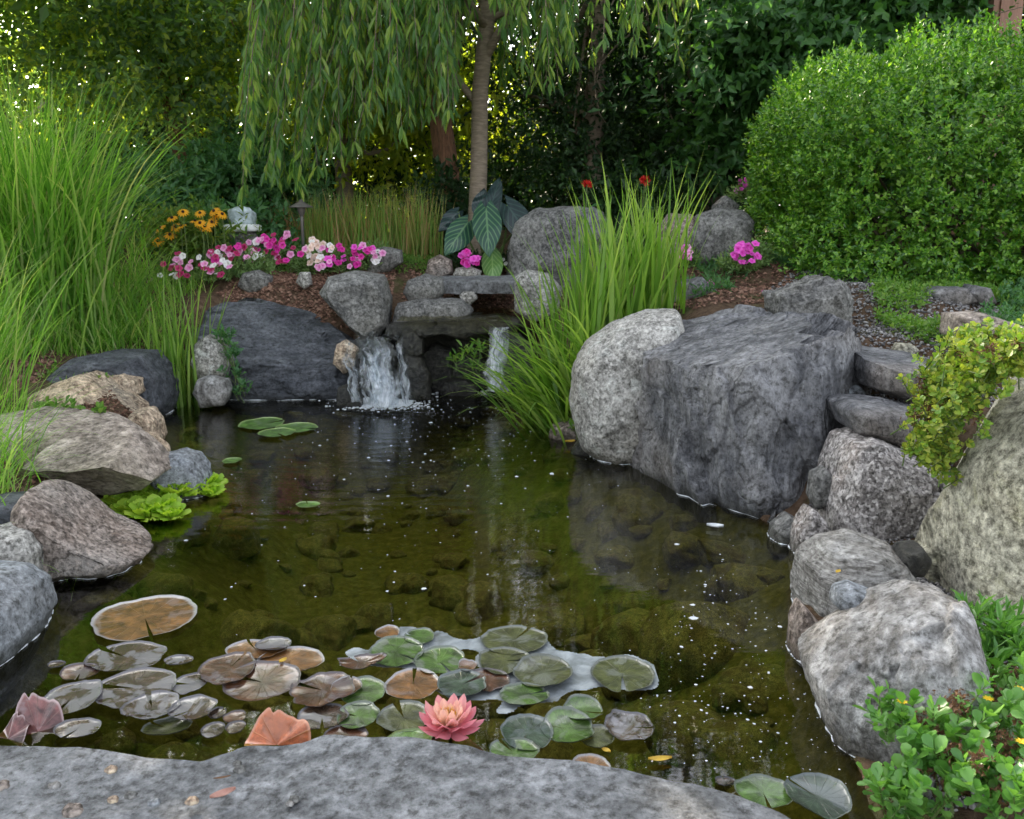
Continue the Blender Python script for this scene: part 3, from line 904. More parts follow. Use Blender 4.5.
# --- left bank
rock('left_stone', 'rounded grey stone behind the reeds at the left bank', [(193, 362), (197, 342), (210, 334), (224, 342), (231, 358), (228, 374), (205, 378)], .13, SMOOTH, Yf=5.3, seed=50)
rock('left_stone', 'round pale stone at the waterline right of the left iris', [(194, 392), (198, 378), (212, 375), (228, 379), (232, 390), (226, 402), (203, 404)], .1, PALE, Yf=5.15, seed=51)
rock('layered_rock', 'dark grey layered rock at the foot of the left iris', [(60, 372), (75, 357), (110, 350), (150, 352), (165, 372), (172, 395), (168, 415), (130, 412), (80, 395)], .3, SLATE_DARK, Yf=4.85, seed=52, facets=6, strata=.03, sub=6, sharp=.5)
rock('ochre_rock', 'largest ochre and grey rock on the left bank', [(30, 410), (40, 392), (62, 378), (88, 373), (105, 385), (130, 395), (146, 408), (150, 425), (120, 442), (70, 442), (40, 432)], .25, ORANGE, Yf=4.35, seed=53, facets=5, sub=6, ridged=.6, rough=.045)
rock('ochre_rock', 'small ochre rock behind the largest ochre rock', [(100, 388), (104, 378), (122, 373), (140, 379), (143, 392), (128, 400), (108, 398)], .12, ORANGE, Yf=4.7, seed=54, facets=4)
rock('ochre_rock', 'rugged brown rock at the waterline right of the largest ochre rock', [(126, 425), (135, 410), (150, 408), (160, 420), (164, 436), (152, 450), (135, 446)], .12, ORANGE, Yf=4.1, seed=55, facets=4)
rock('ochre_rock', 'pale tan rock between the flat taupe rock and the water', [(118, 445), (132, 431), (150, 435), (166, 450), (168, 462), (150, 468)], .12, ORANGE, Yf=3.85, seed=56, facets=4)
rock('taupe_rock', 'broad flat taupe rock with grass growing over its left end', [(-30, 460), (-25, 420), (15, 413), (60, 415), (105, 422), (135, 438), (140, 458), (100, 475), (30, 478)], .28, TAUPE, Yf=3.5, seed=57, sharp=.5, sub=6, rough=.03)
rock('overhanging_rock', 'wedge shaped taupe rock with a mossy underside jutting over the water', [(28, 468), (45, 446), (75, 428), (105, 426), (135, 440), (172, 470), (150, 482), (110, 490), (60, 490), (32, 482)], .24, TAUPE, Yf=3.2, seed=58, sharp=.55, sub=6, rough=.03,
     cuts=[((60, 462, -.05), (150, 466, -.05), (100, 488, .1)), ((40, 470, -.02), (140, 462, -.02), (90, 427, .3))])
rock('white_stone', 'pale grey angular stone in the water at the tip of the wedge rock', [(152, 470), (162, 454), (180, 450), (196, 455), (208, 472), (212, 488), (190, 496), (160, 490)], .13, BLUEGREY, Yf=3.45, seed=59, facets=6, rough=.035)
rock('brown_boulder', 'pointed brown boulder sloping into the water at the left bank', [(18, 540), (22, 498), (35, 482), (52, 492), (85, 520), (120, 543), (150, 549), (140, 560), (100, 566), (50, 576), (22, 568)], .2, BROWN, Yf=2.62, seed=60, sub=6, sharp=.75, facets=3)
rock('side_stone', 'dark grey stone half hidden in grass at the left edge', [(-25, 512), (-10, 498), (25, 495), (44, 502), (46, 514), (30, 524), (-10, 526)], .1, SLATE_DARK, Yf=2.72, seed=61)
rock('side_stone', 'rough whitish stone at the left edge above the bluish boulder', [(-30, 565), (-25, 532), (5, 524), (32, 527), (46, 545), (46, 575), (30, 592), (-10, 590)], .13, SMOOTH, Yf=2.5, seed=62)
rock('blue_boulder', 'smooth bluish grey boulder in the water at the left edge', [(-100, 640), (-85, 590), (-40, 572), (2, 576), (28, 592), (40, 625), (33, 655), (8, 685), (-50, 700), (-95, 690)], .26, BLUEGREY, Yf=2.02, seed=63, sub=6, sharp=.75)
rock('left_stone', 'low grey stone in the grass above the left rocks', [(70, 350), (85, 340), (110, 341), (120, 352), (100, 358)], .1, GREYROCK, Yf=5.5, seed=64)


# ---- flagstone ledge over the falls (a flat sawn slab)
def slab_mesh(poly, z_top_fn, thick, mat, name, label, cat='stone slab', nedge=26, rings=26, seed=0, rgh=.006):
    poly = np.array(poly); c = poly.mean(0)
    # resample the outline
    seg = np.linalg.norm(np.roll(poly, -1, 0) - poly, axis=1); cum = np.concatenate([[0], np.cumsum(seg)])
    n = nedge * 8
    s = np.linspace(0, cum[-1], n, endpoint=False)
    pp = np.concatenate([poly, poly[:1]])
    edge = np.stack([np.interp(s, cum, pp[:, 0]), np.interp(s, cum, pp[:, 1])], 1)
    V, F = [], []
    rs = np.concatenate([np.linspace(.02, .93, rings), [.96, .98, .993, 1.0]])
    drop = np.concatenate([np.zeros(rings), [.001, .003, .008, .018]])
    for r, dp in zip(rs, drop):
        xy = c + (edge - c) * r
        z = z_top_fn(xy[:, 0], xy[:, 1]) - dp
        V.append(np.column_stack([xy, z]))
    for k in range(1, 7):
        t = k / 6
        xy = c + (edge - c) * (1 - .02 * t)
        z = z_top_fn(edge[:, 0], edge[:, 1]) - .018 - t * (thick - .018)
        V.append(np.column_stack([xy, z]))
    m = len(V)
    V = np.concatenate(V)
    i = np.arange(m - 1)[:, None] * n + np.arange(n)[None]
    j = np.arange(m - 1)[:, None] * n + (np.arange(n)[None] + 1) % n
    F = np.stack([i, i + n, j + n, j], -1).reshape(-1, 4)
    w = fbm(V * 9 + seed, 4, seed + 3)
    V = V + np.array([0, 0, 1]) * (rgh * w)[:, None]
    out = unit(np.column_stack([V[:, :2] - c, 0 * V[:, 0]]))
    edgy = np.repeat((np.arange(m) >= rings).astype(float), n)
    V = V + out * (edgy * .010 * fbm(V * 14 + 3 + seed, 3, seed))[:, None]
    a = Acc(); a.add(V, F)
    a.add(np.concatenate([V[:n], [[c[0], c[1], V[:n, 2].mean()]]]), [[(q), (q + 1) % n, n] for q in range(n)])
    a.add(V[-n:], [list(range(n))[::-1]])
    return obj(name, a, mat, origin=(c[0], c[1], V[:, 2].min()), label=label, cat=cat)


_zl = P(475, 277, 6.35)[2]
slab_mesh([P(440, 276, 6.5)[:2], P(515, 276, 6.5)[:2], P(524, 283, 5.9)[:2], P(428, 283, 5.9)[:2]], lambda x, y: 0 * x + P(475, 281, 5.9)[2], .085, BLUESTONE,
          'flagstone_ledge', 'straight cut bluish grey flagstone bridging the stream above the waterfall')

# ---- foreground slab
_e = [(-200, 742), (-60, 735), (0, 738), (60, 740), (110, 748), (160, 754), (196, 757), (222, 750), (250, 744), (330, 741), (400, 745), (440, 752), (480, 762), (560, 774), (620, 783), (700, 796), (740, 806), (790, 822), (840, 850)]
_e = [tuple(G(x, y, .10)[:2]) for x, y in _e]
slab_mesh(_e + [(.75, .9), (-.1, .75), (-1.3, .8)], lambda x, y: .10 + .012 * np.sin(x * 3 + 1) + .02 * np.exp(-((x - .05) ** 2) / .3) * (y < 9) + 0 * y, .16, BLUESTONE,
          'flat_slab', 'large flat grey stone slab with a wavy edge along the bottom of the picture', rings=60, nedge=60, seed=5, rgh=.005)

# ================================================================== TREES
def limb(p, q, bend=.15, n=6):
    p = np.array(p, float); q = np.array(q, float)
    t = np.linspace(0, 1, n)[:, None]
    off = RNG.normal(size=3) * bend * np.linalg.norm(q - p)
    return p + (q - p) * t + off * (np.sin(t * pi)) * .5


def in_ellipsoids(ells, n, shell=.0):
    """n points in a union of ellipsoids (cx,cy,cz,rx,ry,rz), denser towards the outside"""
    w = np.array([e[3] * e[4] * e[5] for e in ells]) ** .8; w = w / w.sum()
    k = RNG.choice(len(ells), n, p=w)
    e = np.array(ells)[k]
    r = (shell + (1 - shell) * RNG.random(n)) ** (1 / 2.2)
    d = rnd_dir(n)
    return e[:, :3] + d * e[:, 3:] * r[:, None], d


def tree(name, label, x, y, h, tr, ells, mat, clumps=120, per=34, cr=.32, L=.075, W=.036, n_leaf=8, slen=.26, bark=BARK, droop=.1, spread=1.0,
         tpl=LEAF4, group=None, lean=(0, 0), limbs=14, up=.0, flat=1.0, coarse=None, fork=None):
    z0 = hz1(x, y)
    o = empty(name, (x, y, z0), label, 'tree', group)
    t = Acc()
    top = np.array([x + lean[0], y + lean[1], z0 + h])
    path = limb((x, y, z0 - .1), top, .05, 9)
    tube(t, path, np.linspace(tr, tr * .3, 9), 10)
    cl, dd = in_ellipsoids(ells, clumps)
    for i in range(limbs):
        a = path[RNG.integers(2, 7)]
        b = cl[RNG.integers(0, clumps)]
        lp = limb(a, b, .2, 7)
        tube(t, lp, np.linspace(tr * .34, tr * .06, 7), 5)
        for _ in range(2):
            s = lp[RNG.integers(2, 6)]
            tube(t, limb(s, s + (b - s) * .5 + RNG.normal(size=3) * .35, .2, 5), np.linspace(tr * .13, tr * .03, 5), 4)
    obj('trunk', t, bark, o)
    a = Acc()
    for c, d in zip(cl, dd):
        cz = c[2]
        hi = coarse is not None and cz > coarse
        k = per if not hi else max(5, per // 4)
        s = 1.0 if not hi else 1.9
        pp = c + RNG.normal(size=(k, 3)) * cr * np.array([1, 1, flat]) * (1 if not hi else 1.15)
        D = unit(rnd_dir(k) + d * .7 + np.array([0, 0, up]))
        sprigs(a, pp, D, slen * s, n_leaf, L * s, W * s, spread, droop, .25, tpl)
    obj('crown', a, mat, o, smooth=False)
    return o


BG = 'trees closing the back of the garden'
tree('garden_tree', 'tall bluish green leafy tree at the far left behind the tall grass', -5.4, 9.2, 6.5, .13,
     [(-5.6, 9.2, 4.2, 2.0, 1.5, 2.2), (-5.0, 8.9, 2.6, 1.6, 1.1, 1.5), (-6.6, 8.4, 3.5, 1.4, 1.2, 2.4)], L_BACK, 260, 24, coarse=4.0, group=BG)
tree('garden_tree', 'multi stemmed tree with reddish bark left of the willow', -3.15, 9.2, 6.0, .12,
     [(-3.2, 9.4, 4.1, 1.6, 1.2, 1.7), (-3.4, 8.9, 2.9, 1.2, .9, .95), (-2.6, 9.1, 3.0, .8, .8, .8)], L_BACK, 175, 23, coarse=4.0, bark=BARK_RED, group=BG, limbs=22)
tree('garden_tree', 'pale yellow green backlit tree behind the willow strands', -1.7, 9.6, 4.2, .1,
     [(-1.6, 9.6, 3.0, 1.1, .7, 1.4), (-1.0, 9.6, 2.3, .8, .6, .8)], L_YELLOW, 130, 20, L=.09, W=.045, coarse=4.2, group=BG)
tree('cedar_tree', 'reddish brown cedar trunk just left of the willow trunk', -.49, 8.5, 4.4, .13,
     [(-.7, 8.9, 4.1, .7, .7, .9), (-.6, 8.9, 3.2, .4, .4, .5)], L_DARK, 34, 24, bark=BARK_RED, coarse=4.4, group=BG)
tree('evergreen_tree', 'dark evergreen tree right of the willow trunk', .75, 9.0, 4.8, .10,
     [(.7, 9.2, 2.2, .8, .6, 1.4), (1.0, 9.2, 3.4, .7, .6, .8)], L_DARK, 130, 30, L=.06, W=.03, coarse=4.0, group=BG)
tree('evergreen_tree', 'dark evergreen tree behind the pink flowers and rocks', 1.9, 8.8, 5.4, .10,
     [(1.9, 9.0, 2.3, .85, .6, 1.5), (2.0, 9.2, 3.7, .9, .8, 1.2)], L_DARK, 160, 30, L=.06, W=.03, coarse=4.2, group=BG)
tree('maple_tree', 'green tree with layered leafy sprays left of the boxwood', 2.35, 7.9, 3.8, .07,
     [(2.2, 7.6, 2.6, .85, .6, .75), (3.1, 7.9, 2.7, .9, .6, .8), (2.0, 7.8, 1.9, .5, .4, .5), (3.2, 8.0, 3.6, 1.3, .8, .8)], L_MAPLE, 150, 30, cr=.24, L=.085, W=.05, flat=.3, slen=.3, droop=.15, coarse=3.9, group=BG)
tree('evergreen_tree', 'dark evergreen tree behind the boxwood', 4.2, 9.0, 5.5, .12,
     [(4.0, 9.0, 2.7, 1.3, .8, 1.7), (5.4, 8.6, 3.0, 1.2, .9, 2.0), (4.4, 9.4, 4.3, 1.4, 1.0, 1.2)], L_DARK, 190, 28, L=.07, W=.035, coarse=4.0, group=BG)
tree('garden_tree', 'leafy tree beyond the left corner of the garden', -7.6, 6.2, 6.5, .14,
     [(-7.6, 6.2, 4.8, 1.8, 2.0, 3.0)], L_BACK, 120, 20, coarse=2.0, group=BG)
tree('garden_tree', 'tall dark tree at the left rear behind the multi stemmed tree', -4.6, 12.0, 7.5, .16,
     [(-4.6, 12.0, 4.6, 2.4, 1.6, 2.6)], L_BACK, 170, 18, L=.09, W=.045, coarse=3.4, group=BG)


tree('added_shade_tree', 'tree added out of view at the left whose high branches shade the foreground', -5.6, 5.0, 4.2, .12,  # added beyond the left edge so its crown keeps sun off pads and slab
     [(-4.3, 7.2, 3.75, 1.2, .9, .45), (-3.5, 6.5, 3.4, .9, .6, .28), (-5.2, 5.6, 4.2, 1.2, 1.2, .7)], L_BACK, 110, 26, cr=.2, L=.09, W=.045, coarse=2.0, lean=(.4, .5))


def low_mass(name, label, pts, n, L, W, mat, rr, cat, kind=None, slen=.22, nl=8, tpl=LEAF4, group=None, up=.3):
    """a shrub of leafy twigs round a few centres (x, y, z, radius scale)"""
    c0 = np.mean(np.array(pts)[:, :3], 0); c0[2] = hz1(c0[0], c0[1])
    w = np.array([q[3] ** 2 for q in pts]); w /= w.sum()
    k = RNG.choice(len(pts), n, p=w)
    e = np.array(pts)[k]
    d = rnd_dir(n); r = RNG.random(n) ** .4
    p = e[:, :3] + d * (e[:, 3] * r)[:, None] * np.array(rr)
    p = p + .06 * fbm(p * 5, 2, 3)[:, None]
    p[:, 2] = np.maximum(p[:, 2], hz(p[:, 0], p[:, 1]) + .01)
    a = Acc()
    sprigs(a, p, unit(d * 1.0 + rnd_dir(n) * .6 + np.array([0, 0, up])), slen, nl, L, W, 1.0, .1, .1, tpl)
    if kind:
        return obj(name, a, mat, origin=c0, smooth=False, label=label, cat=cat, kind=kind, group=group)
    o = empty(name, c0, label, cat, group)
    obj('foliage', a, mat, o, smooth=False)
    s = Acc()
    for _ in range(14):
        q = p[RNG.integers(0, n)]
        b = np.array([c0[0] + (q[0] - c0[0]) * .5, c0[1] + (q[1] - c0[1]) * .5, c0[2] - .03])
        b[2] = hz1(b[0], b[1]) - .03
        tube(s, limb(b, q, .15, 5), np.linspace(.012, .003, 5), 4)
    obj('stem', s, TWIG, o)
    return o


# far-off wood and undergrowth that read as one mass
pts = [(x, 12.5 + RNG.normal() * .8, 1.6 + RNG.random() * 1.3, .9 + .3 * RNG.random()) for x in np.linspace(-8.5, 9, 18)]
low_mass('distant_woodland', 'distant yellow green and dark foliage behind the trees', pts, 7500, .13, .07, L_YELLOW, (1, .8, 1.1), 'woodland', kind='stuff', slen=.4, nl=7)
pts = [(x, 10.3 + RNG.normal() * .3, 1.35 + RNG.random() * .35, .55) for x in np.linspace(-7.5, 7.5, 22)]
low_mass('undergrowth', 'dark undergrowth under the trees at the back', pts, 7000, .08, .04, L_DARK, (1, .7, 1.0), 'undergrowth', kind='stuff')
pts = [(x, 12.0 + RNG.normal() * .3, 1.9 + RNG.random() * .9, .9) for x in np.linspace(.8, 8, 9)]
low_mass('dark_woodland', 'dark foliage mass behind the evergreens on the right', pts, 3800, .12, .06, L_DARK, (1, .7, 1.2), 'woodland', kind='stuff', slen=.4)

low_mass('leafy_shrub', 'bluish green leafy shrub behind the yellow flowers', [(*P(150, 200, 7.9), .42), (*P(212, 195, 8.1), .36), (*P(180, 215, 7.7), .3)], 700, .075, .032, L_SHRUB, (1, .8, .8), 'shrub')
low_mass('leafy_shrub', 'bluish green leafy shrub under the willow strands beside the path light', [(*P(265, 190, 8.2), .4), (*P(290, 205, 8.1), .3), (*P(240, 175, 8.6), .4)], 600, .075, .032, L_SHRUB, (1, .8, .8), 'shrub')
low_mass('leafy_shrub', 'dark leafy shrub left of the willow trunk', [(*P(440, 225, 8.0), .28), (*P(455, 205, 8.2), .25)], 260, .07, .035, L_DARK, (1, .8, .9), 'shrub')
low_mass('leafy_shrub', 'low dark shrub behind the red flowers', [(*P(640, 215, 7.6), .3), (*P(600, 210, 7.8), .3), (*P(660, 225, 7.4), .22)], 420, .06, .035, L_DARK, (1, .8, .9), 'shrub')
low_mass('leafy_shrub', 'low leafy green plant between the yellow flowers and petunias', [(*P(205, 245, 7.0), .17), (*P(255, 238, 7.2), .16), (*P(230, 240, 7.1), .16)], 300, .07, .035, L_SHRUB, (1.3, .8, .7), 'shrub')


# ---- weeping willow
def willow():
    x0, y0 = -.285, 7.6
    z0 = hz1(x0, y0)
    o = empty('weeping_willow', (x0, y0, z0), 'weeping willow with a slim grey trunk and hanging leafy strands', 'tree')
    t = Acc()
    path = [P(476, 262, 7.6), P(477, 220, 7.6), P(479, 160, 7.6), P(480, 90, 7.6), P(487, 20, 7.6), P(490, -60, 7.6), P(486, -120, 7.6)]
    tube(t, path, [.085, .075, .07, .066, .062, .05, .03], 14)
    obj('trunk', t, BARK, o)
    b = Acc()
    tops = []
    a = Acc()
    n = 215
    for i in range(n):
        u = RNG.random()
        px = 238 + 330 * u if i % 3 == 0 else [250, 268, 300, 322, 352, 362, 395, 408, 425, 440, 452, 505, 520, 540, 556][i // 3 % 15] + RNG.normal() * 7
        if i % 6 == 0: px = RNG.uniform(560, 700)
        Y = RNG.uniform(6.2, 8.0)
        base_row = np.interp(px, [238, 300, 345, 400, 450, 475, 520, 560, 600, 640, 700], [195, 185, 165, 140, 125, 60, 95, 85, 60, 55, 70])
        row = base_row - abs(RNG.normal()) * 70
        tip = P(px, row, Y)
        ln = RNG.uniform(1.0, 2.0)
        tip_z = tip[2]
        top = tip + np.array([(x0 - tip[0]) * .18, (y0 - Y) * .12, ln])
        m = int(ln / .026)
        s = np.sort(RNG.random(m))
        sway = RNG.normal(size=3) * .07; sway[2] = 0
        path = lambda q: top + (tip - top) * q[:, None] + sway * np.sin(q * pi)[:, None] + np.array([0, 0, .12]) * (np.sin(q * pi))[:, None]
        pos = path(s)
        az = RNG.random(m) * 6.283
        out = np.stack([np.cos(az), np.sin(az), np.zeros(m)], 1)
        d = unit(out * RNG.uniform(.3, .75, m)[:, None] + np.array([0, 0, -1.0]))
        nr = unit(out + .5 * RNG.normal(size=(m, 3)))
        place(a, LEAF6, pos, d, nr, RNG.uniform(.022, .034, m), RNG.uniform(.09, .15, m))
        tube(b, path(np.linspace(0, 1, 6)), np.linspace(.006, .002, 6), 3)
        if i % 14 == 0: tops.append(top)
    for q in tops:
        s = P(487, RNG.uniform(-40, 30), 7.6)
        tube(b, limb(s, q, .2, 7), np.linspace(.035, .008, 7), 6)
    # two lower limbs seen through the strands
    tube(b, [P(484, 60, 7.6), P(500, 30, 7.5), P(520, 5, 7.4), P(545, -40, 7.3)], [.04, .033, .028, .02], 7)
    tube(b, [P(478, 105, 7.6), P(450, 70, 7.7), P(425, 45, 7.8), P(395, 0, 7.9)], [.03, .026, .022, .016], 7)
    obj('branch', b, BARK, o)
    obj('crown', a, L_WILLOW, o, smooth=False)


willow()


# ---- boxwood
def boxwood():
    c = np.array([3.06, 6.1, 1.33]); R = np.array([1.34, .86, .77])
    o = empty('boxwood_shrub', (c[0], c[1], hz1(c[0], c[1])), 'big rounded bright green boxwood shrub with small shiny leaves', 'shrub')

    def surf(n):
        d = rnd_dir(n)
        e = 4.6
        k = (np.abs(d) ** e).sum(1) ** (-1 / e)
        q = d * k[:, None]
        q[:, 2] += np.where(q[:, 0] < 0, .18 * q[:, 0], -.34 * q[:, 0]) * (q[:, 2] > 0) * np.abs(q[:, 2])
        nrm = unit(np.sign(d) * np.abs(d) ** (e - 1) / R)
        return c + q * R, nrm
    a = Acc()
    n = 16500
    p, nr = surf(n)
    keep = (nr[:, 1] < .35)
    hol = fbm(p * 3.4, 2, 17)
    keep &= ~((hol < -.5) & (RNG.random(len(p)) < .75))
    p, nr = p[keep], nr[keep]
    lump = .12 * fbm(p * 2.4, 3, 4) + .08 * fbm(p * 6, 2, 8)
    depth = -RNG.random(len(p)) ** 1.8 * .22
    p = p + nr * (lump + depth)[:, None]
    sprigs(a, p, unit(nr + rnd_dir(len(p)) * .55 + np.array([0, 0, .55])), RNG.uniform(.05, .12, len(p)), 9, .028, .016, .95, 0, 0, LEAF4, jit=.3)
    p, nr = surf(3500)
    p = c + (p - c) * RNG.uniform(.6, .84, len(p))[:, None]
    sprigs(a, p, unit(nr + rnd_dir(len(p))), .16, 8, .045, .03, 1.0)
    # upright new shoots
    m = 420
    p, nr = surf(m * 3)
    k = (nr[:, 2] > .55) & (p[:, 1] < 6.4); p, nr = p[k][:m], nr[k][:m]
    sprigs(a, p - np.array([0, 0, .05]), unit(nr * .3 + np.array([0, 0, 1.4]) + rnd_dir(len(p)) * .15), RNG.uniform(.10, .30, len(p)), 18, .026, .014, .8, 0, -.2)
    obj('foliage', a, L_BOX, o, smooth=False)
    s = Acc()
    for _ in range(40):
        q, _n = surf(1)
        b = np.array([c[0] + RNG.uniform(-.5, .5), c[1] + RNG.uniform(-.3, .3), hz1(c[0], c[1]) - .05])
        tube(s, limb(b, c + (q[0] - c) * .85, .15, 6), np.linspace(.02, .004, 6), 5)
    obj('stem', s, TWIG, o)


boxwood()


# ---- wooden post beyond the boxwood
def post():
    q = P(1004, 60, 7.3)
    o = empty('wooden_post', (q[0], q[1], hz1(q[0], q[1])), 'reddish brown timber post rising behind the boxwood at the top right', 'post')
    W = mat_plain("stained_timber", (.30, .17, .12), (.22, .12, .085), 12, .7, .3, stretch=(6, 6, .6))

    def box(a, x0, x1, y0, y1, z0, z1):
        v = [(x, y, z) for z in (z0, z1) for y in (y0, y1) for x in (x0, x1)]
        a.add(v, [[0, 1, 3, 2][::-1], [4, 5, 7, 6], [0, 1, 5, 4], [1, 3, 7, 5], [3, 2, 6, 7], [2, 0, 4, 6]])
    a = Acc(); box(a, q[0] - .065, q[0] + .065, q[1], q[1] + .13, hz1(q[0], q[1]) - .05, 3.6); obj('shaft', a, W, o, smooth=False)
    a = Acc(); box(a, q[0] - .112, q[0] - .068, q[1] + .02, q[1] + .11, 2.35, 3.6); obj('side_board', a, W, o, smooth=False)
    a = Acc(); box(a, q[0] + .068, q[0] + .112, q[1] + .02, q[1] + .11, 2.35, 3.6); obj('side_board', a, W, o, smooth=False)


post()


# ================================================================== GRASSES
def grass_plant(name, label, spots, n, length, width, lean, curve, mat, spread=.1, seg=7, cat='grass', az=None, heads=None, group=None, Yr=None):
    sp = np.array([s if len(s) == 3 else T(*s) for s in spots], float)
    k = RNG.integers(0, len(sp), n)
    b = sp[k] + RNG.normal(size=(n, 3)) * spread
    b[:, 2] = np.maximum(hz(b[:, 0], b[:, 1]) - .02, -.05)
    org = sp.mean(0); org[2] = hz1(org[0], org[1])
    A = RNG.random(n) * 2 * pi if az is None else az[0] + RNG.normal(size=n) * az[1]
    a = Acc()
    blades(a, b, A, RNG.uniform(*lean, n), RNG.uniform(*length, n), RNG.uniform(*width, n), RNG.uniform(*curve, n), seg)
    if heads is None:
        return obj(name, a, mat, origin=org, label=label, cat=cat, group=group, smooth=True)
    o = empty(name, org, label, cat, group)
    obj('blade_tuft', a, mat, o)
    hm, cnt, hl = heads
    for i in range(cnt):
        h = Acc()
        q = sp[RNG.integers(0, len(sp))] + RNG.normal(size=3) * spread
        q[2] = hz1(q[0], q[1])
        an = RNG.random() * 6.28; le = RNG.uniform(.15, .5)
        L_ = length[1] * RNG.uniform(.8, 1.0)
        t = np.linspace(0, 1, 10)
        ang = le + .7 * t ** 2
        st = np.cumsum(np.stack([np.cos(an) * np.sin(ang), np.sin(an) * np.sin(ang), np.cos(ang)], 1) * L_ / 10, 0) + q
        tube(h, st, np.linspace(.003, .002, 10), 4)
        D = unit(st[-1] - st[-2])
        m = 60
        tt = RNG.random(m)
        pp = st[-1] + D * (tt * hl)[:, None]
        place(h, LEAF4, pp, D + rnd_dir(m) * .5, rnd_dir(m), .004, .022)
        obj('seed_head', h, hm, o)
    return o


SEED = mat_plain("pale_seed_head", (.42, .36, .24), (.32, .26, .17), 40, .9, trans=.3)
grass_plant('tall_grass', 'huge fountain of tall bright green ornamental grass at the left', [P(40, 345, 5.5), P(70, 350, 5.6), P(10, 345, 5.5), P(-40, 340, 5.4), P(58, 345, 5.8), P(-80, 330, 5.4)],
            2300, (.9, 1.85), (.008, .017), (.0, .38), (.2, 1.7), L_GRASS, .11, 9, heads=(SEED, 10, .12))
grass_plant('tall_grass', 'finer arching grass at the right foot of the tall grass', [P(120, 330, 5.9), P(135, 320, 6.1), P(110, 340, 5.7)],
            420, (.4, .8), (.005, .009), (.1, .7), (.8, 2.0), L_GRASS, .1, 8)
grass_plant('low_grass', 'low green grass between the tall grass and the petunias', [T(150, 320), T(165, 300), T(140, 335), T(125, 345), T(175, 290)],
            900, (.08, .22), (.004, .008), (.1, .8), (.5, 1.6), L_GRASS, .12, 5)
grass_plant('fine_grass', 'fine hanging grass in the left foreground over the taupe rock', [(-1.86, 2.95, 0), (-1.95, 3.1, 0), (-2.05, 3.3, 0), (-1.85, 2.8, 0)],
            330, (.3, .65), (.003, .006), (.1, .7), (.6, 2.0), L_GRASS, .09, 8, az=(-.2, 1.2))
grass_plant('fine_grass', 'tall thin grass leaning in from the left edge', [(-2.45, 3.9, 0), (-2.5, 4.1, 0), (-2.6, 3.8, 0)],
            380, (.6, 1.15), (.004, .008), (.0, .5), (.5, 1.6), L_GRASS, .08, 9, az=(0, 1.0))
grass_plant('fine_grass', 'short grass tuft around the dark side stone at the left edge', [(-1.50, 2.62, 0), (-1.6, 2.7, 0), (-1.45, 2.75, 0)],
            200, (.1, .24), (.003, .006), (.2, .9), (.5, 1.8), L_GRASS, .06, 6)
grass_plant('iris_plant', 'upright iris clump at the water on the left', [P(180, 392, 5.25), P(172, 388, 5.3), P(190, 385, 5.35), P(165, 380, 5.4)],
            90, (.5, .95), (.010, .019), (.0, .28), (.0, .5), L_IRIS, .05, 8, cat='iris')
grass_plant('iris_plant', 'large clump of sword shaped iris leaves left of the smooth boulder', [P(580, 400, 4.75), P(610, 385, 4.85), P(635, 380, 4.95), P(600, 395, 5.0), P(655, 370, 5.05), P(565, 400, 4.9)],
            330, (.5, .96), (.014, .026), (.0, .36), (.0, .6), L_IRIS, .075, 8, cat='iris')
grass_plant('iris_plant', 'arching lower iris leaves hanging towards the right waterfall', [P(560, 400, 4.75), P(545, 398, 4.9), P(575, 412, 4.6)],
            240, (.35, .75), (.012, .022), (.3, .8), (.5, 1.7), L_IRIS, .07, 8, cat='iris', az=(pi + .3, .7))
grass_plant('reed_grass', 'wide stand of upright reddish tipped grass left of the willow trunk', [P(x, 245, 7.5) for x in (318, 335, 350, 365, 380, 395, 410, 425)],
            1500, (.28, .68), (.006, .011), (.0, .30), (.0, .5), L_REED, .07, 5)
grass_plant('reed_grass', 'rusty red grass clump behind the path light', [P(x, 243, 7.9) for x in (285, 298, 310, 322)],
            500, (.25, .45), (.006, .010), (.0, .4), (.1, .6), L_RUST, .06, 5)


# ================================================================== FLOWERS
def mat_flower(name, inner, mid, outer, size, rough=.55):
    M = NT(name)
    tc = M.n("ShaderNodeTexCoord")
    ln = M.n("ShaderNodeVectorMath", operation='LENGTH')
    M.l(tc.outputs['Object'], ln.inputs[0])
    c = M.ramp(M.math('DIVIDE', ln.outputs['Value'], size), [(.12, inner), (.35, mid), (.85, outer)])
    p = M.n("ShaderNodeBsdfPrincipled", i_Roughness=rough)
    M.l(c, p.inputs['Base Color'])
    tr = M.n("ShaderNodeBsdfTranslucent"); M.l(c, tr.inputs['Color'])
    mx = M.n("ShaderNodeMixShader", i_0=.35)
    M.l(p.outputs[0], mx.inputs[1]); M.l(tr.outputs[0], mx.inputs[2]); M.l(mx.outputs[0], M.out.inputs[0])
    return M.mat


def petunia_mesh(name, mat, r=.032):
    n = 40
    th = np.arange(n) * 2 * pi / n
    lob = 1 - .16 * np.abs(np.cos(th * 2.5)) ** 3
    V = []
    for rr, zz in ((.10, -.55), (.28, -.18), (.6, -.02), (1.0, -.08)):
        V.append(np.stack([np.cos(th) * rr * r * (lob if rr > .5 else 1), np.sin(th) * rr * r * (lob if rr > .5 else 1), np.full(n, zz * r) + .06 * r * np.sin(th * 5) * rr], 1))
    V = np.concatenate(V)
    f = [[k * n + j, k * n + (j + 1) % n, (k + 1) * n + (j + 1) % n, (k + 1) * n + j] for k in range(3) for j in range(n)]
    a = Acc(); a.add(V, f)
    a.add(np.concatenate([V[:n], [[0, 0, -.62 * r]]]), [[(j + 1) % n, j, n] for j in range(n)])
    return to_mesh(name, a, mat)


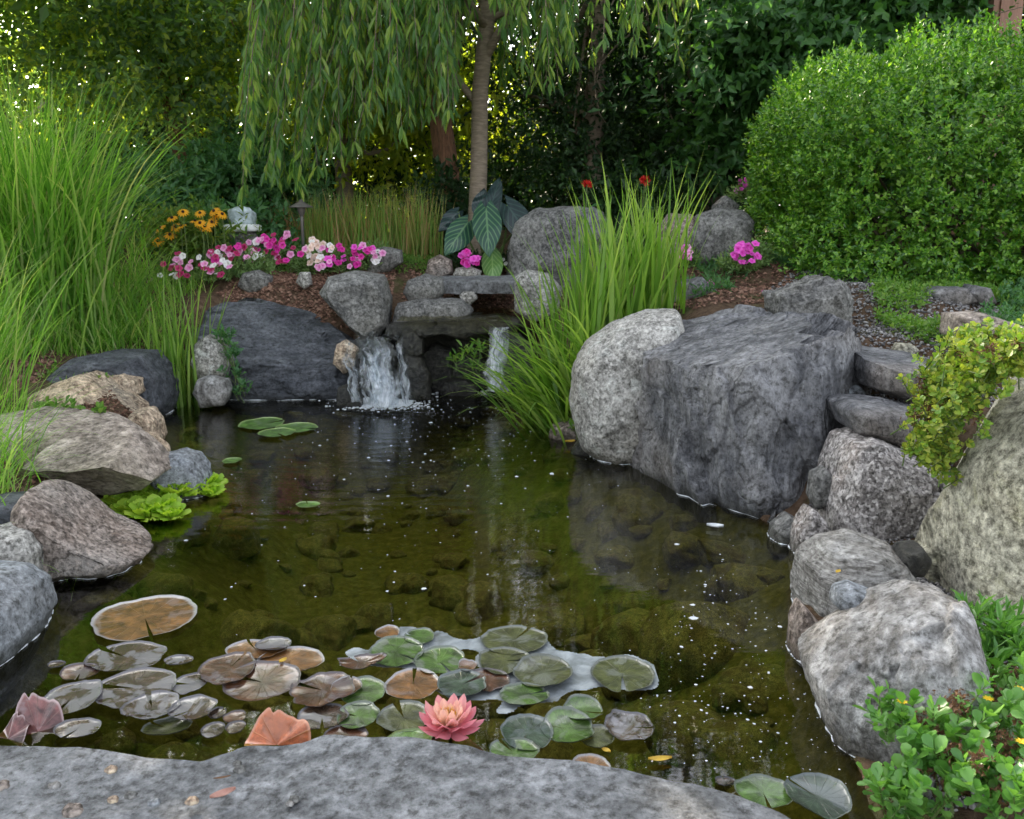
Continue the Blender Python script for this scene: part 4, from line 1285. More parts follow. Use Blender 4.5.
FM = {
    'magenta': petunia_mesh('petunia_flower', mat_flower('magenta_petal', (.20, .005, .10), (.60, .015, .30), (.72, .03, .36), .032)),
    'pink': petunia_mesh('petunia_flower', mat_flower('pink_petal', (.45, .03, .25), (.78, .25, .55), (.85, .42, .66), .032)),
    'white': petunia_mesh('petunia_flower', mat_flower('white_petal', (.5, .5, .2), (.80, .78, .76), (.84, .82, .82), .032)),
    'wine': petunia_mesh('petunia_flower', mat_flower('wine_petal', (.08, .0, .03), (.36, .01, .09), (.5, .03, .16), .032)),
    'peach': petunia_mesh('petunia_flower', mat_flower('peach_petal', (.6, .3, .2), (.82, .60, .48), (.86, .68, .62), .032)),
    'violet': petunia_mesh('petunia_flower', mat_flower('violet_pink_petal', (.4, .02, .3), (.78, .06, .55), (.82, .12, .60), .032)),
}


def put_flower(parent, kind, pos, scale=1.0, face=None):
    o = bpy.data.objects.new('flower', FM[kind])
    COL.objects.link(o); o.parent = parent
    po = np.array(parent['_org'])
    d = unit(np.array([0, -1.0, .75]) + RNG.normal(size=3) * .38) if face is None else unit(face)
    o.rotation_euler = Vector(d).to_track_quat('Z', 'Y').to_euler()
    o.rotation_euler.rotate_axis('Z', RNG.random() * 6)
    s = scale * .84 * RNG.uniform(.75, 1.15)
    o.scale = (s, s, s)
    o.location = tuple(np.asarray(pos) - po)


def petunia(label, mounds, flowers, leafmat=L_PET, name='petunia_plant', cat='petunias', group=None, L=.03, W=.011, nper=190, h=.12, rr=.13, scale=1.0):
    """mounds: px,py of the mound feet; flowers: (px,py,Y,kind)"""
    sp = [T(*m) if len(m) == 2 else P(*m) for m in mounds]
    org = np.mean(sp, 0); org[2] = hz1(org[0], org[1])
    o = empty(name, org, label, cat, group)
    a = Acc()
    for s in sp:
        d = rnd_dir(nper); d[:, 2] = np.abs(d[:, 2])
        p = np.array(s) + d * np.array([rr, rr * .8, h]) * (RNG.random(nper) ** .5)[:, None]
        sprigs(a, p, unit(d + rnd_dir(nper) * .5 + np.array([0, 0, .5])), .07, 8, L, W, .9, 0, 0, LEAF4)
    obj('foliage', a, leafmat, o, smooth=False)
    for (fx, fy, Y, k) in flowers:
        put_flower(o, k, P(fx, fy, Y), scale)
    return o


def cloud(cx, cy, rx, ry, n, Y, kinds):
    res = []
    for _ in range(n):
        t, r = RNG.random() * 6.28, sqrt(RNG.random())
        res.append((cx + cos(t) * r * rx, cy + sin(t) * r * ry, Y + RNG.uniform(-.1, .1), kinds[RNG.integers(0, len(kinds))]))
    return res


petunia('trailing petunias in mixed pink magenta and white left of the mulch slope', [(178, 283), (200, 282), (225, 280), (250, 275), (212, 272), (240, 268)],
        cloud(235, 255, 28, 11, 34, 6.35, ['pink', 'pink', 'white', 'wine', 'magenta']) + cloud(196, 266, 34, 12, 22, 6.1, ['pink', 'white', 'wine']) + [(207, 268, 6.25, 'pink'), (180, 262, 6.3, 'pink'), (173, 265, 6.3, 'pink'), (217, 273, 6.2, 'white'), (178, 253, 6.35, 'wine'), (160, 275, 6.2, 'white'), (150, 280, 6.2, 'pink'), (203, 262, 6.3, 'white'), (151, 309, 6.0, 'wine')], rr=.15)
petunia('deep magenta petunias in the middle of the bed beside the path light', [(275, 270), (292, 265), (265, 262), (285, 262)],
        cloud(277, 248, 26, 15, 34, 6.5, ['magenta', 'magenta', 'wine', 'pink']) + cloud(258, 250, 12, 12, 8, 6.5, ['pink', 'white']) + [(278, 262, 6.4, 'wine'), (262, 255, 6.4, 'white')], rr=.14, h=.16)
petunia('pale peach and white petunias above the leaning grey boulder', [(310, 274), (328, 272), (318, 268)],
        cloud(318, 254, 17, 15, 24, 6.45, ['peach', 'peach', 'white', 'pink']) + cloud(325, 264, 14, 6, 7, 6.35, ['pink', 'violet']), rr=.12, h=.12)
petunia('pink and magenta petunias right of the pale peach ones', [(345, 272), (362, 270), (376, 266)],
        cloud(352, 254, 24, 13, 32, 6.55, ['magenta', 'pink', 'magenta', 'violet']) + cloud(377, 255, 8, 8, 8, 6.6, ['pink', 'white']), rr=.11, h=.12)
petunia('bright magenta impatiens under the elephant ear leaves', [(462, 272), (474, 271)], cloud(467, 258, 12, 9, 24, 6.55, ['violet', 'magenta']), L_DARK, 'impatiens_plant', 'impatiens', nper=70, rr=.1, h=.09)
petunia('white impatiens right of the magenta impatiens', [(505, 270), (520, 270)], cloud(508, 258, 12, 8, 12, 6.8, ['white']), L_DARK, 'impatiens_plant', 'impatiens', nper=80, rr=.11, h=.1, scale=.7)
petunia('violet pink petunias on the mulch beside the boxwood', [(745, 272), (752, 265), (738, 275)], cloud(746, 252, 14, 13, 22, 5.65, ['violet']) + [(711, 283, 5.5, 'violet'), (760, 291, 5.3, 'violet')], rr=.1, h=.12, nper=80)
petunia('violet pink petunia flowers above the back rocks', [(745, 205, 6.6), (750, 200, 6.6)], cloud(742, 184, 9, 8, 9, 6.6, ['violet']), rr=.12, h=.1, nper=60)
petunia('rosy pink petunias behind the tips of the iris clump', [(684, 268), (690, 266)], cloud(684, 253, 9, 7, 9, 5.9, ['violet', 'pink']), rr=.08, h=.07, nper=50)


# ---- black eyed susans
def susans():
    org = T(185, 262)
    o = empty('yellow_coneflower_plant', org, 'clump of golden yellow daisy flowers behind the petunias', 'daisy plant')
    a = Acc(); s = Acc()
    n = 420
    p = np.array([P(187 + RNG.normal() * 26, 242 + RNG.normal() * 12, 6.75 + RNG.normal() * .12) for _ in range(n)])
    sprigs(a, p, unit(rnd_dir(n) + np.array([0, 0, .8])), .12, 6, .065, .02, .9)
    obj('foliage', a, mat_leaf("daisy_leaf", [(.06, .12, .02), (.10, .17, .03), (.16, .20, .04)], .5, .35), o, smooth=False)
    pm = mat_plain('golden_petal', (.80, .42, .015), (.78, .33, .01), 60, .5, trans=.3)
    cm = mat_plain('dark_flower_eye', (.05, .02, .01), (.02, .01, .008), 200, .9)
    # one flower master
    pa = Acc(); th = np.arange(13) * 2 * pi / 13
    d = np.stack([np.cos(th), np.sin(th), np.full(13, -.12)], 1)
    place(pa, LEAF6, d * .006, d, np.tile([0, 0, 1.0], (13, 1)), .013, .036)
    pme = to_mesh('petal_ring', pa, pm)
    v, f = ico(2); ca = Acc(); ca.add(v * np.array([.010, .010, .009]) + [0, 0, .004], f); cme = to_mesh('flower_eye', ca, cm)
    for (x, y) in [(183, 212), (200, 213), (214, 211), (217, 214), (195, 221), (200, 223), (205, 226), (172, 218), (176, 227), (181, 226), (160, 228), (158, 241), (206, 229), (212, 222), (222, 214), (170, 235)]:
        q = P(x, y, 6.5 + RNG.uniform(-.1, .1))
        fl = bpy.data.objects.new('flower', pme); COL.objects.link(fl); fl.parent = o
        fl.location = tuple(q - np.array(org))
        dd = unit(np.array([0, -.8, 1.0]) + RNG.normal(size=3) * .3)
        fl.rotation_euler = Vector(dd).to_track_quat('Z', 'Y').to_euler()
        sc = RNG.uniform(.95, 1.3); fl.scale = (sc,) * 3
        e = bpy.data.objects.new('flower_eye', cme); COL.objects.link(e); e.parent = fl
        tube(s, limb((q[0], q[1], hz1(q[0], q[1])), q, .08, 5), .003, 4)
    obj('stem', s, STEM, o)


susans()


# ---- red flowers on tall stems at the back
def red_flower(label, px, py, Y):
    q = P(px, py, Y); z = hz1(q[0], q[1])
    o = empty('red_flower_plant', (q[0], q[1], z), label, 'red flower')
    s = Acc(); tube(s, limb((q[0], q[1], z), q, .03, 6), .005, 5); obj('stem', s, STEM, o)
    a = Acc(); k = 26; d = rnd_dir(k)
    place(a, LEAF6, q + d * .004, d + np.array([0, 0, .3]), rnd_dir(k), .022, .045)
    obj('bloom', a, mat_plain('red_petal', (.62, .03, .02), (.5, .02, .015), 60, .5, trans=.3), o, smooth=False)
    lf = Acc(); k = 14
    t = RNG.random(k) * .8
    sprigs(lf, np.array([[q[0], q[1], z]]) + np.array([0, 0, 1]) * (t * (q[2] - z))[:, None], rnd_dir(k) + np.array([0, 0, .6]), .05, 3, .09, .03, .6)
    obj('foliage', lf, L_SHRUB, o, smooth=False)


red_flower('single small red flower against the dark trees above the grey boulder', 587, 185, 7.1)
red_flower('larger orange red flower above the iris tips', 645, 181, 6.9)


# ---- path light
def path_light():
    top = P(301, 201, 7.0)
    z = hz1(top[0], top[1])
    o = empty('path_light', (top[0], top[1], z), 'bronze mushroom shaped path light behind the petunias', 'garden lamp')
    M_ = mat_plain('dark_bronze', (.16, .145, .135), (.11, .10, .095), 30, .45, metal=.3)
    def lathe(prof, n=24):
        th = np.arange(n) * 2 * pi / n
        V = np.concatenate([np.stack([np.cos(th) * r + top[0], np.sin(th) * r + top[1], np.full(n, zz)], 1) for r, zz in prof])
        f = [[k * n + j, k * n + (j + 1) % n, (k + 1) * n + (j + 1) % n, (k + 1) * n + j] for k in range(len(prof) - 1) for j in range(n)]
        a = Acc(); a.add(V, f); return a
    t = top[2]
    obj('lamp_cap', lathe([(.004, t + .012), (.012, t + .010), (.016, t), (.05, t - .022), (.088, t - .042), (.090, t - .048), (.082, t - .048), (.03, t - .035), (.002, t - .034)]), M_, o)
    obj('lamp_holder', lathe([(.002, t - .034), (.032, t - .038), (.034, t - .048), (.024, t - .09), (.014, t - .11), (.013, t - .112)]), M_, o)
    obj('pole', lathe([(.013, t - .112), (.012, z - .05), (.001, z - .05)]), M_, o)


path_light()

# ---- pale object half hidden behind the flowers
def pale_block():
    q = P(242, 228, 6.9)
    v, f = ico(4)
    w = np.sign(v) * np.abs(v) ** .6
    w = w * np.array([.10, .08, .075]); w = w + .018 * fbm(w * 16, 3, 4)[:, None] * v
    a = Acc(); a.add(w + q + np.array([0, 0, .08]), f)
    b = Acc(); w2 = np.sign(v) * np.abs(v) ** .45 * np.array([.13, .10, .03]); b.add(w2 + q + np.array([.01, -.02, .0]), f)
    o = empty('garden_ornament', (q[0], q[1], hz1(q[0], q[1])), 'pale bluish white block half hidden behind the yellow flowers', 'ornament')
    obj('top_piece', a, mat_plain('pale_glaze', (.52, .60, .66), (.22, .27, .27), 22, .3), o)
    obj('base', b, mat_plain('whitewash', (.75, .76, .76), (.6, .62, .62), 30, .6), o)
    z = hz1(q[0], q[1]); c = Acc(); c.add(np.sign(v) * np.abs(v) ** .4 * np.array([.11, .09, max(.05, (q[2] - z) / 2)]) + np.array([q[0], q[1], (q[2] + z) / 2 - .02]), f)
    obj('foot', c, GREYROCK, o)


pale_block()


# ---- elephant ears
def mat_ear(name, dark, vein):
    M = NT(name)
    uv = M.n("ShaderNodeUVMap")
    sx = M.n("ShaderNodeSeparateXYZ"); M.l(uv.outputs[0], sx.inputs[0])
    au = M.math('ABSOLUTE', sx.outputs[0])
    side = M.math('FRACT', M.math('MULTIPLY', M.math('SUBTRACT', sx.outputs[1], M.math('MULTIPLY', au, .35)), 7.0))
    d1 = M.math('ABSOLUTE', M.math('SUBTRACT', side, .5))
    v1 = M.ramp(d1, [(0, (1, 1, 1)), (.09, (.6, .6, .6)), (.2, (0, 0, 0))])
    v2 = M.ramp(au, [(0, (1, 1, 1)), (.04, (1, 1, 1)), (.09, (0, 0, 0))])
    c = M.mix(M.math('MAXIMUM', v1, v2), dark, vein)
    p = M.n("ShaderNodeBsdfPrincipled", i_Roughness=.35)
    M.l(c, p.inputs['Base Color'])
    tr = M.n("ShaderNodeBsdfTranslucent"); M.l(c, tr.inputs['Color'])
    mx = M.n("ShaderNodeMixShader", i_0=.25)
    M.l(p.outputs[0], mx.inputs[1]); M.l(tr.outputs[0], mx.inputs[2]); M.l(mx.outputs[0], M.out.inputs[0])
    return M.mat


def elephant_ear():
    base = T(492, 276)
    o = empty('elephant_ear_plant', base, 'elephant ear plant with big dark veined leaves under the willow', 'elephant ear')
    D_ = mat_ear('ear_dark', (.010, .026, .028), (.03, .065, .055))
    M_ = mat_ear('ear_mid', (.02, .07, .045), (.11, .22, .10))
    B_ = mat_ear('ear_bright', (.10, .22, .05), (.22, .36, .12))
    #       attach px,py   tip px,py   Y_attach Y_tip  width(m)  mat
    ls = [((507, 205), (536, 246), 6.75, 6.55, .20, D_), ((486, 208), (489, 252), 6.75, 6.5, .22, M_), ((468, 222), (447, 252), 6.8, 6.6, .20, M_), ((489, 214), (500, 176), 6.9, 7.1, .13, D_),
          ((492, 252), (493, 283), 6.7, 6.5, .16, B_), ((524, 222), (557, 247), 6.85, 6.65, .17, B_), ((480, 214), (484, 190), 6.95, 7.0, .15, D_), ((458, 212), (440, 230), 7.0, 6.9, .13, D_)]
    for (a1, t1, ya, yt, w, m) in ls:
        A = P(*a1, ya); B = P(*t1, yt)
        d = unit(B - A); Ln = np.linalg.norm(B - A) * 1.05
        vw = unit(A - np.array([0, 0, 2.2]))
        s = unit(np.cross(d, vw)); nn = unit(np.cross(s, d))
        if nn[2] < 0 and abs(nn[2]) > .3: nn = -nn
        U = np.linspace(-1, 1, 13); V = np.linspace(0, 1, 15)
        prof = lambda v: np.interp(v, [0, .12, .25, .45, .65, .82, .94, 1], [.30, .78, .98, .96, .74, .44, .16, .0])
        pts, uvs = [], []
        for v in V:
            for u in U:
                back = -.20 * (abs(u)) ** 1.1 * max(0, 1 - v * 3.2)      # heart lobes behind the stalk
                al = (v + back) * Ln
                cr = u * prof(v) * w / 2
                z = -.20 * w * abs(u) ** 1.5 * prof(v) * .6 + .05 * Ln * sin(v * 3) - .10 * Ln * v * v + .006 * sin(14 * v + 3 * u)
                pts.append(A + d * al + s * cr + nn * z); uvs.append((u, v))
        f = [[i * 13 + j, i * 13 + j + 1, (i + 1) * 13 + j + 1, (i + 1) * 13 + j] for i in range(14) for j in range(12)]
        a = Acc(); a.add(pts, f, uv=uvs)
        obj('leaf', a, m, o, uv=True)
        st = Acc(); tube(st, limb((base[0] + RNG.normal() * .03, base[1] + .05, base[2] - .02), A, .12, 8), np.linspace(.012, .006, 8), 6)
        obj('leaf_stalk', st, STEM, o)


elephant_ear()


# ================================================================== THE POND
# ---- stones lying on the pond bed
def bed_stones():
    meshes = []
    v, f = ico(4)
    for k in range(7):
        rn = np.random.default_rng(90 + k)
        sc = np.array([1, rn.uniform(.7, 1), rn.uniform(.45, .7)])
        w = np.sign(v) * np.abs(v) ** .8 * sc
        for _ in range(5):
            fn = unit(rn.normal(size=3)); d = rn.uniform(.55, .8)
            w = w - fn * (np.maximum(w @ fn - d * .9, 0) * .9)[:, None]
        w = w + v * (.09 * fbm(v * 1.8 + k * 9, 4, k))[:, None]
        a = Acc(); a.add(w, f)
        meshes.append(to_mesh('algae_covered_stone', a, ALGAE))
    big = [(250, 590, .26), (170, 590, .16), (640, 590, .22), (700, 640, .28), (560, 560, .2), (760, 600, .22), (640, 520, .2), (720, 560, .2),
           (560, 640, .18), (780, 700, .22), (740, 760, .2), (330, 560, .18), (420, 560, .16), (230, 520, .2), (480, 540, .2), (380, 610, .14), (690, 720, .2), (100, 620, .16)]
    spots = [(*G(x, y, -.15)[:2], r * .72) for x, y, r in big]
    poly = POND
    tries = scatter_poly(poly, 520)
    for q in tries:
        sdv = poly_sd([q[0]], [q[1]], poly)[0]
        if sdv > -.10: continue
        r = float(np.clip(RNG.lognormal(-2.85, .45), .03, .15)) if q[1] > 1.4 else .06
        spots.append((q[0], q[1], r))
        if len(spots) > 290: break
    for x, y, r in spots:
        o = bpy.data.objects.new('algae_covered_stone', meshes[RNG.integers(0, 7)])
        COL.objects.link(o)
        z = hz1(x, y)
        o.scale = (r, r, r * RNG.uniform(.7, 1.0))
        o.location = (x, y, min(z + r * .12, -.03 - r * .75))
        o.rotation_euler = (RNG.normal() * .15, RNG.normal() * .15, RNG.random() * 6.28)
        tag(o, 'olive algae covered stone on the pond bed seen through the water', 'stone', 'algae covered stones on the pond bed')


bed_stones()


# ---- lily pads
def mat_pad(name, base, vein, edge, film, sheen_amt=.5, rough=.30):
    M = NT(name)
    tc = M.n("ShaderNodeTexCoord")
    sx = M.n("ShaderNodeSeparateXYZ"); M.l(tc.outputs['Object'], sx.inputs[0])
    ang = M.math('ARCTAN2', sx.outputs[1], sx.outputs[0])
    uv = M.n("ShaderNodeUVMap")
    su = M.n("ShaderNodeSeparateXYZ"); M.l(uv.outputs[0], su.inputs[0])      # u = radius 0..1
    inf = M.n("ShaderNodeObjectInfo")
    off = M.n("ShaderNodeVectorMath", operation='ADD'); M.l(tc.outputs['Object'], off.inputs[0]); M.l(inf.outputs['Location'], off.inputs[1])
    n1 = M.noise(off.outputs[0], 26, 5, .65, .5)
    n2 = M.noise(off.outputs[0], 9, 4, .6, 1.2)
    v = M.math('ABSOLUTE', M.math('SINE', M.math('ADD', M.math('MULTIPLY', ang, 9.0), M.math('MULTIPLY', n1, 1.5))))
    vf = M.ramp(v, [(0, (1, 1, 1)), (.22, (0, 0, 0))])
    c = M.ramp(n1, [(.36, tuple(x * .4 for x in base)), (.5, base), (.66, tuple(min(1, x * 1.8) for x in base))])
    c = M.mix(M.math('MULTIPLY', vf, .55), c, vein)
    ff = M.ramp(n2, [(.60 - sheen_amt * .16, (0, 0, 0)), (.66 - sheen_amt * .16, (1, 1, 1))])
    c = M.mix(M.math('MULTIPLY', ff, .7), c, film)  # wet patches with the sky's silver sheen put into their colour
    ef = M.ramp(su.outputs[0], [(.90, (0, 0, 0)), (.965, (1, 1, 1))])
    c = M.mix(ef, c, edge)
    b = M.n("ShaderNodeBump", i_Strength=.5, i_Distance=.004)
    M.l(M.math('ADD', M.math('MULTIPLY', vf, .5), n1), b.inputs['Height'])
    p = M.n("ShaderNodeBsdfPrincipled", i_Roughness=rough)
    p.inputs['Specular IOR Level'].default_value = .32
    p.inputs['Coat Weight'].default_value = .55; p.inputs['Coat Roughness'].default_value = .07
    M.l(c, p.inputs['Base Color']); M.l(b.outputs[0], p.inputs['Normal'])
    M.l(p.outputs[0], M.out.inputs[0])
    return M.mat


PAD = {
    'green': mat_pad('green_pad', (.050, .095, .018), (.09, .14, .035), (.13, .15, .12), (.15, .17, .13), .3),
    'olive': mat_pad('olive_pad', (.050, .055, .018), (.08, .09, .035), (.11, .12, .10), (.14, .15, .12), .45),
    'silver': mat_pad('silvery_pad', (.045, .028, .018), (.09, .07, .06), (.12, .115, .12), (.20, .195, .205), .6, .25),
    'brown': mat_pad('brown_pad', (0.136, 0.062, 0.019), (0.186, 0.105, 0.043), (0.31, 0.298, 0.291), (0.186, 0.13, 0.105), .25),
    'plum': mat_pad('plum_pad', (.065, .028, .014), (.11, .06, .035), (.10, .085, .085), (.14, .12, .125), .5, .28),
    'fresh': mat_pad('fresh_green_pad', (0.074, 0.149, 0.028), (0.136, 0.211, 0.056), (0.186, 0.26, 0.087), (0.149, 0.211, 0.112), .15, .3),
    'dark': mat_pad('dark_green_pad', (0.028, 0.046, 0.028), (0.056, 0.074, 0.056), (0.124, 0.143, 0.136), (0.081, 0.099, 0.099), .5),
}


def pad(label, px, py, w, h, kind, notch=None, lift=.0, tilt=(0, 0), z=.006, wave=.35, curl=.06, nang=None, cat='lily pad', name='lily_pad'):
    c = G(px, py, z)
    d = ray(px, py); t = (z - CAM_H) / d[2]
    r = w / 2 * t / FPX
    sinA = CAM_H / np.linalg.norm(d * t)
    ry = (h / 2 * t / FPX) / max(sinA, .1)
    ky = float(np.clip(ry / r, .55, 1.25))
    n, m = 64, 9
    na = RNG.random() * 6.28 if nang is None else radians(nang)
    nw = radians(RNG.uniform(5, 16)) if notch is None else radians(notch)
    th = na + nw / 2 + np.linspace(0, 2 * pi - nw, n)
    ru = np.array([.05, .25, .45, .65, .8, .9, .96, .985, 1.0])
    V, UV = [], []
    ph = RNG.random() * 6
    sd_ = int(RNG.integers(0, 9999))
    edge = 1 + .045 * fbm(np.stack([np.cos(th) * 2, np.sin(th) * 2, np.full(n, sd_ * .1)], 1), 3, sd_) * (1 + 2 * wave)
    for k, q in enumerate(ru):
        x = np.cos(th) * q * r * edge; y = np.sin(th) * q * r * edge * ky
        # the two lobes close up towards the notch; shallow cup at the stalk
        zz = .0035 * (q ** 3) * curl * 9 * (.6 + .5 * np.sin(th * 2 + ph)) + min(wave, .8) * r * .035 * q ** 3 * np.sin(th * 5 + ph) + .28 * lift * r * q * q * np.maximum(0, np.cos(th - ph)) ** 2
        zz = np.maximum(zz, -.002)
        if q > .95: zz = zz + .0035 * (q - .95) / .05
        V.append(np.stack([x, y, zz], 1)); UV.append(np.stack([np.full(n, q), (th - na) / 6.28], 1))
    V = np.concatenate(V); UV = np.concatenate(UV)
    f = [[k * n + j, k * n + j + 1, (k + 1) * n + j + 1, (k + 1) * n + j] for k in range(m - 1) for j in range(n - 1)]
    a = Acc(); a.add(V, f, uv=UV)
    a.add(np.concatenate([V[:n], [[0, 0, 0]]]), [[j + 1, j, n] for j in range(n - 1)], uv=np.concatenate([UV[:n], [[0, 0]]]))
    me = to_mesh(name, a, PAD[kind], uv=True)
    o = bpy.data.objects.new(name, me); COL.objects.link(o)
    o.location = tuple(c); o.rotation_euler = (radians(tilt[0]), radians(tilt[1]), 0)
    tag(o, label, cat, 'lily pads on the pond')
    return o


PADS = [
    ('large round pad with brown centre and white rim alone at the left', 145, 618, 100, 42, 'brown', dict(nang=300, z=.006)),
    ('brown and silvery pad just below the lone large white rimmed pad', 126, 657, 78, 28, 'silver', {}),
    ('small reddish pad at the left below the brown and silvery pad', 80, 673, 38, 15, 'plum', dict(lift=.3)),
    ('silvery ribbed pad in the middle of the left lily patch', 135, 688, 76, 36, 'silver', dict(z=.010)),
    ('silvery pad at the left end of the lily patch', 72, 698, 56, 36, 'silver', dict(z=.014)),
    ('crinkled silvery pad above the dark water near the slab at left', 152, 707, 54, 28, 'silver', dict(z=.017, lift=.5, wave=.8)),
    ('tiny silver pad right of the brown and silvery pad', 178, 661, 28, 9, 'silver', {}),
    ('purplish silver pad overlapping the brown pad at centre left', 228, 669, 56, 30, 'plum', dict(z=.018)),
    ('small silvery pad below left of the purplish silver pad', 190, 684, 34, 20, 'silver', {}),
    ('folded grey pad above the upright orange leaf', 193, 709, 44, 24, 'silver', dict(z=.016, lift=.4, wave=.7)),
    ('dull green pad with a pale top near the slab at left', 167, 728, 50, 17, 'olive', dict(lift=.4)),
    ('small round grey pad close to the slab at left', 213, 731, 23, 16, 'silver', dict(z=.008)),
    ('tiny grey pad above the small round grey pad', 217, 714, 17, 14, 'silver', {}),
    ('small grey pad left of the upright orange leaf', 235, 718, 23, 12, 'plum', {}),
    ('another small grey pad touching the orange leaf at its left', 236, 728, 20, 12, 'silver', dict(z=.010)),
    ('wide brown pad at the centre of the left lily patch', 262, 682, 78, 34, 'plum', dict(z=.012, tilt=(3, 0))),
    ('yellowish brown pad behind the wide brown pad', 290, 661, 66, 26, 'brown', {}),
    ('brown wet pad beside the purplish silver pad', 256, 650, 60, 18, 'brown', dict(z=.009)),
    ('small white topped pad at the back of the left lily patch', 273, 645, 36, 14, 'silver', dict(z=.014, lift=.3)),
    ('frilled plum grey pad between the left and the central patch', 322, 690, 66, 32, 'plum', dict(z=.016, lift=.35, wave=1.0)),
    ('dark grey ribbed pad right of the upright orange leaf', 322, 717, 52, 25, 'silver', dict(z=.010)),
    ('half sunk dull pad right of the upright orange leaf at the slab', 345, 735, 44, 16, 'plum', {}),
    ('pale pad in the lower left corner by the slab', 78, 729, 46, 18, 'silver', dict(z=.01)),
    ('tiny pale leaf floating beside the bluish boulder', 57, 665, 17, 6, 'silver', {}),
    ('small brown leaf pad at the top left of the white film', 387, 633, 24, 14, 'brown', dict(z=.008)),
    ('green pad at the top of the white film', 420, 637, 30, 16, 'green', dict(z=.008)),
    ('large green pad with silver water on it at the left of the film', 396, 652, 56, 30, 'green', dict(z=.009)),
    ('green pad with white splashes left of the olive pad', 440, 661, 50, 28, 'green', dict(z=.009)),
    ('wide dull green pad at the top right of the film', 514, 640, 68, 28, 'olive', dict(z=.008)),
    ('round olive pad in the centre of the film', 503, 661, 52, 26, 'olive', dict(z=.010)),
    ('round grey green pad with a raised dark rim right of centre', 544, 673, 58, 32, 'olive', dict(z=.012, curl=.3, notch=3)),
    ('round brown green pad at the right end of the film', 622, 674, 62, 36, 'olive', dict(z=.009, nang=265)),
    ('orange brown pad left of the pink water lily', 413, 685, 56, 30, 'brown', dict(z=.010)),
    ('dark brown pad at the left end of the central patch', 347, 687, 30, 26, 'brown', dict(z=.014)),
    ('green pad under the dark brown pad', 363, 692, 46, 30, 'green', dict(z=.008)),
    ('green and orange pad left of the water lily near the slab', 358, 716, 42, 26, 'green', dict(z=.010)),
    ('grey green pad with wet patches directly left of the water lily', 404, 718, 54, 30, 'olive', dict(z=.009)),
    ('grey green pad above the water lily', 462, 684, 50, 26, 'dark', dict(z=.013)),
    ('brownish pad behind the water lily', 487, 681, 46, 22, 'plum', dict(z=.008)),
    ('green speckled pad right of the water lily', 524, 695, 50, 22, 'green', dict(z=.011)),
    ('yellow green pad in front of the water lily touching the slab', 410, 741, 44, 22, 'fresh', dict(z=.012)),
    ('large dark grey green pad tilted beside the water lily', 528, 733, 54, 42, 'dark', dict(z=.016, lift=.5)),
    ('bright green wet pad at the slab right of the water lily', 513, 752, 50, 26, 'green', dict(z=.018)),
    ('round clear rimmed green pad in the right cluster', 568, 729, 52, 38, 'green', dict(z=.013, curl=.3, notch=3)),
    ('small green pad at the top of the right cluster', 583, 711, 40, 24, 'green', dict(z=.010, curl=.3)),
    ('shrivelled silvery pad at the right end of the right cluster', 630, 727, 50, 28, 'silver', dict(z=.012, lift=.5, wave=1.2)),
    ('dull green pad between the clear rimmed and the shrivelled pad', 596, 737, 36, 22, 'olive', dict(z=.008)),
    ('small bright orange brown pad floating near the slab', 590, 769, 40, 26, 'brown', dict(z=.010)),
    ('pale green pad at the bottom right by the slab', 763, 792, 58, 30, 'green', dict(z=.010)),
    ('large pale grey green pad at the bottom right corner of the water', 817, 797, 64, 40, 'dark', dict(z=.012, curl=.3)),
    ('tiny white floating leaf above the pale green pad at the bottom right', 725, 782, 20, 8, 'silver', {}),
    ('left pad of the bright green trio in the far water', 262, 424, 44, 12, 'fresh', dict(z=.006)),
    ('right pad of the bright green trio in the far water', 296, 428, 42, 10, 'fresh', dict(z=.006)),
    ('front pad of the bright green trio in the far water', 277, 433, 36, 9, 'fresh', dict(z=.012)),
    ('single small green pad in front of the bright green trio', 232, 461, 18, 8, 'fresh', {}),
    ('single small green pad in the middle of the open water', 308, 505, 24, 6, 'fresh', {}),
]
for (lb, x, y, w, h, k, kw) in PADS:
    pad(lb, x, y, w, h, k, **kw)


def upright_leaf(name, label, px, py, w, h, mat, yaw=0.0, lean=35, z=.0, fold=.3):
    """a lily leaf standing out of the water like an open fan"""
    c = G(px, py + h / 2, z); t = c[1] / CP
    r = w / 2 * t / FPX; H = h * t / FPX / cos(radians(lean) - .4)
    n = 81
    th = np.linspace(-.15, pi + .15, n)
    V, UV = [], []
    for q in (0.02, .3, .55, .75, .9, 1.0):
        x = np.cos(th) * r * q
        u = np.sin(th) * H * q
        notch = (1 - .16 * np.exp(-((th - 1.8) / .09) ** 2) * (q > .5)) * (1 + .015 * np.sin(th * 17) * q)
        u = u * notch
        y = .05 * H * np.sin(th * 11) * q ** 2 + fold * r * q * np.abs(np.cos(th))
        l_ = radians(lean)
        V.append(np.stack([x, u * sin(l_) + y * cos(l_) * .4, u * cos(l_) + .012 * np.sin(th * 4) * q], 1)); UV.append(np.stack([np.full(n, q), th], 1))
    V = np.concatenate(V); cy, sy = cos(yaw), sin(yaw)
    V = np.stack([V[:, 0] * cy - V[:, 1] * sy, V[:, 0] * sy + V[:, 1] * cy, V[:, 2]], 1)
    f = [[k * n + j, k * n + j + 1, (k + 1) * n + j + 1, (k + 1) * n + j] for k in range(5) for j in range(n - 1)]
    a = Acc(); a.add(V, f, uv=np.concatenate(UV))
    o = bpy.data.objects.new(name, to_mesh(name, a, mat, uv=True)); COL.objects.link(o)
    o.location = tuple(c)
    return tag(o, label, 'lily leaf')


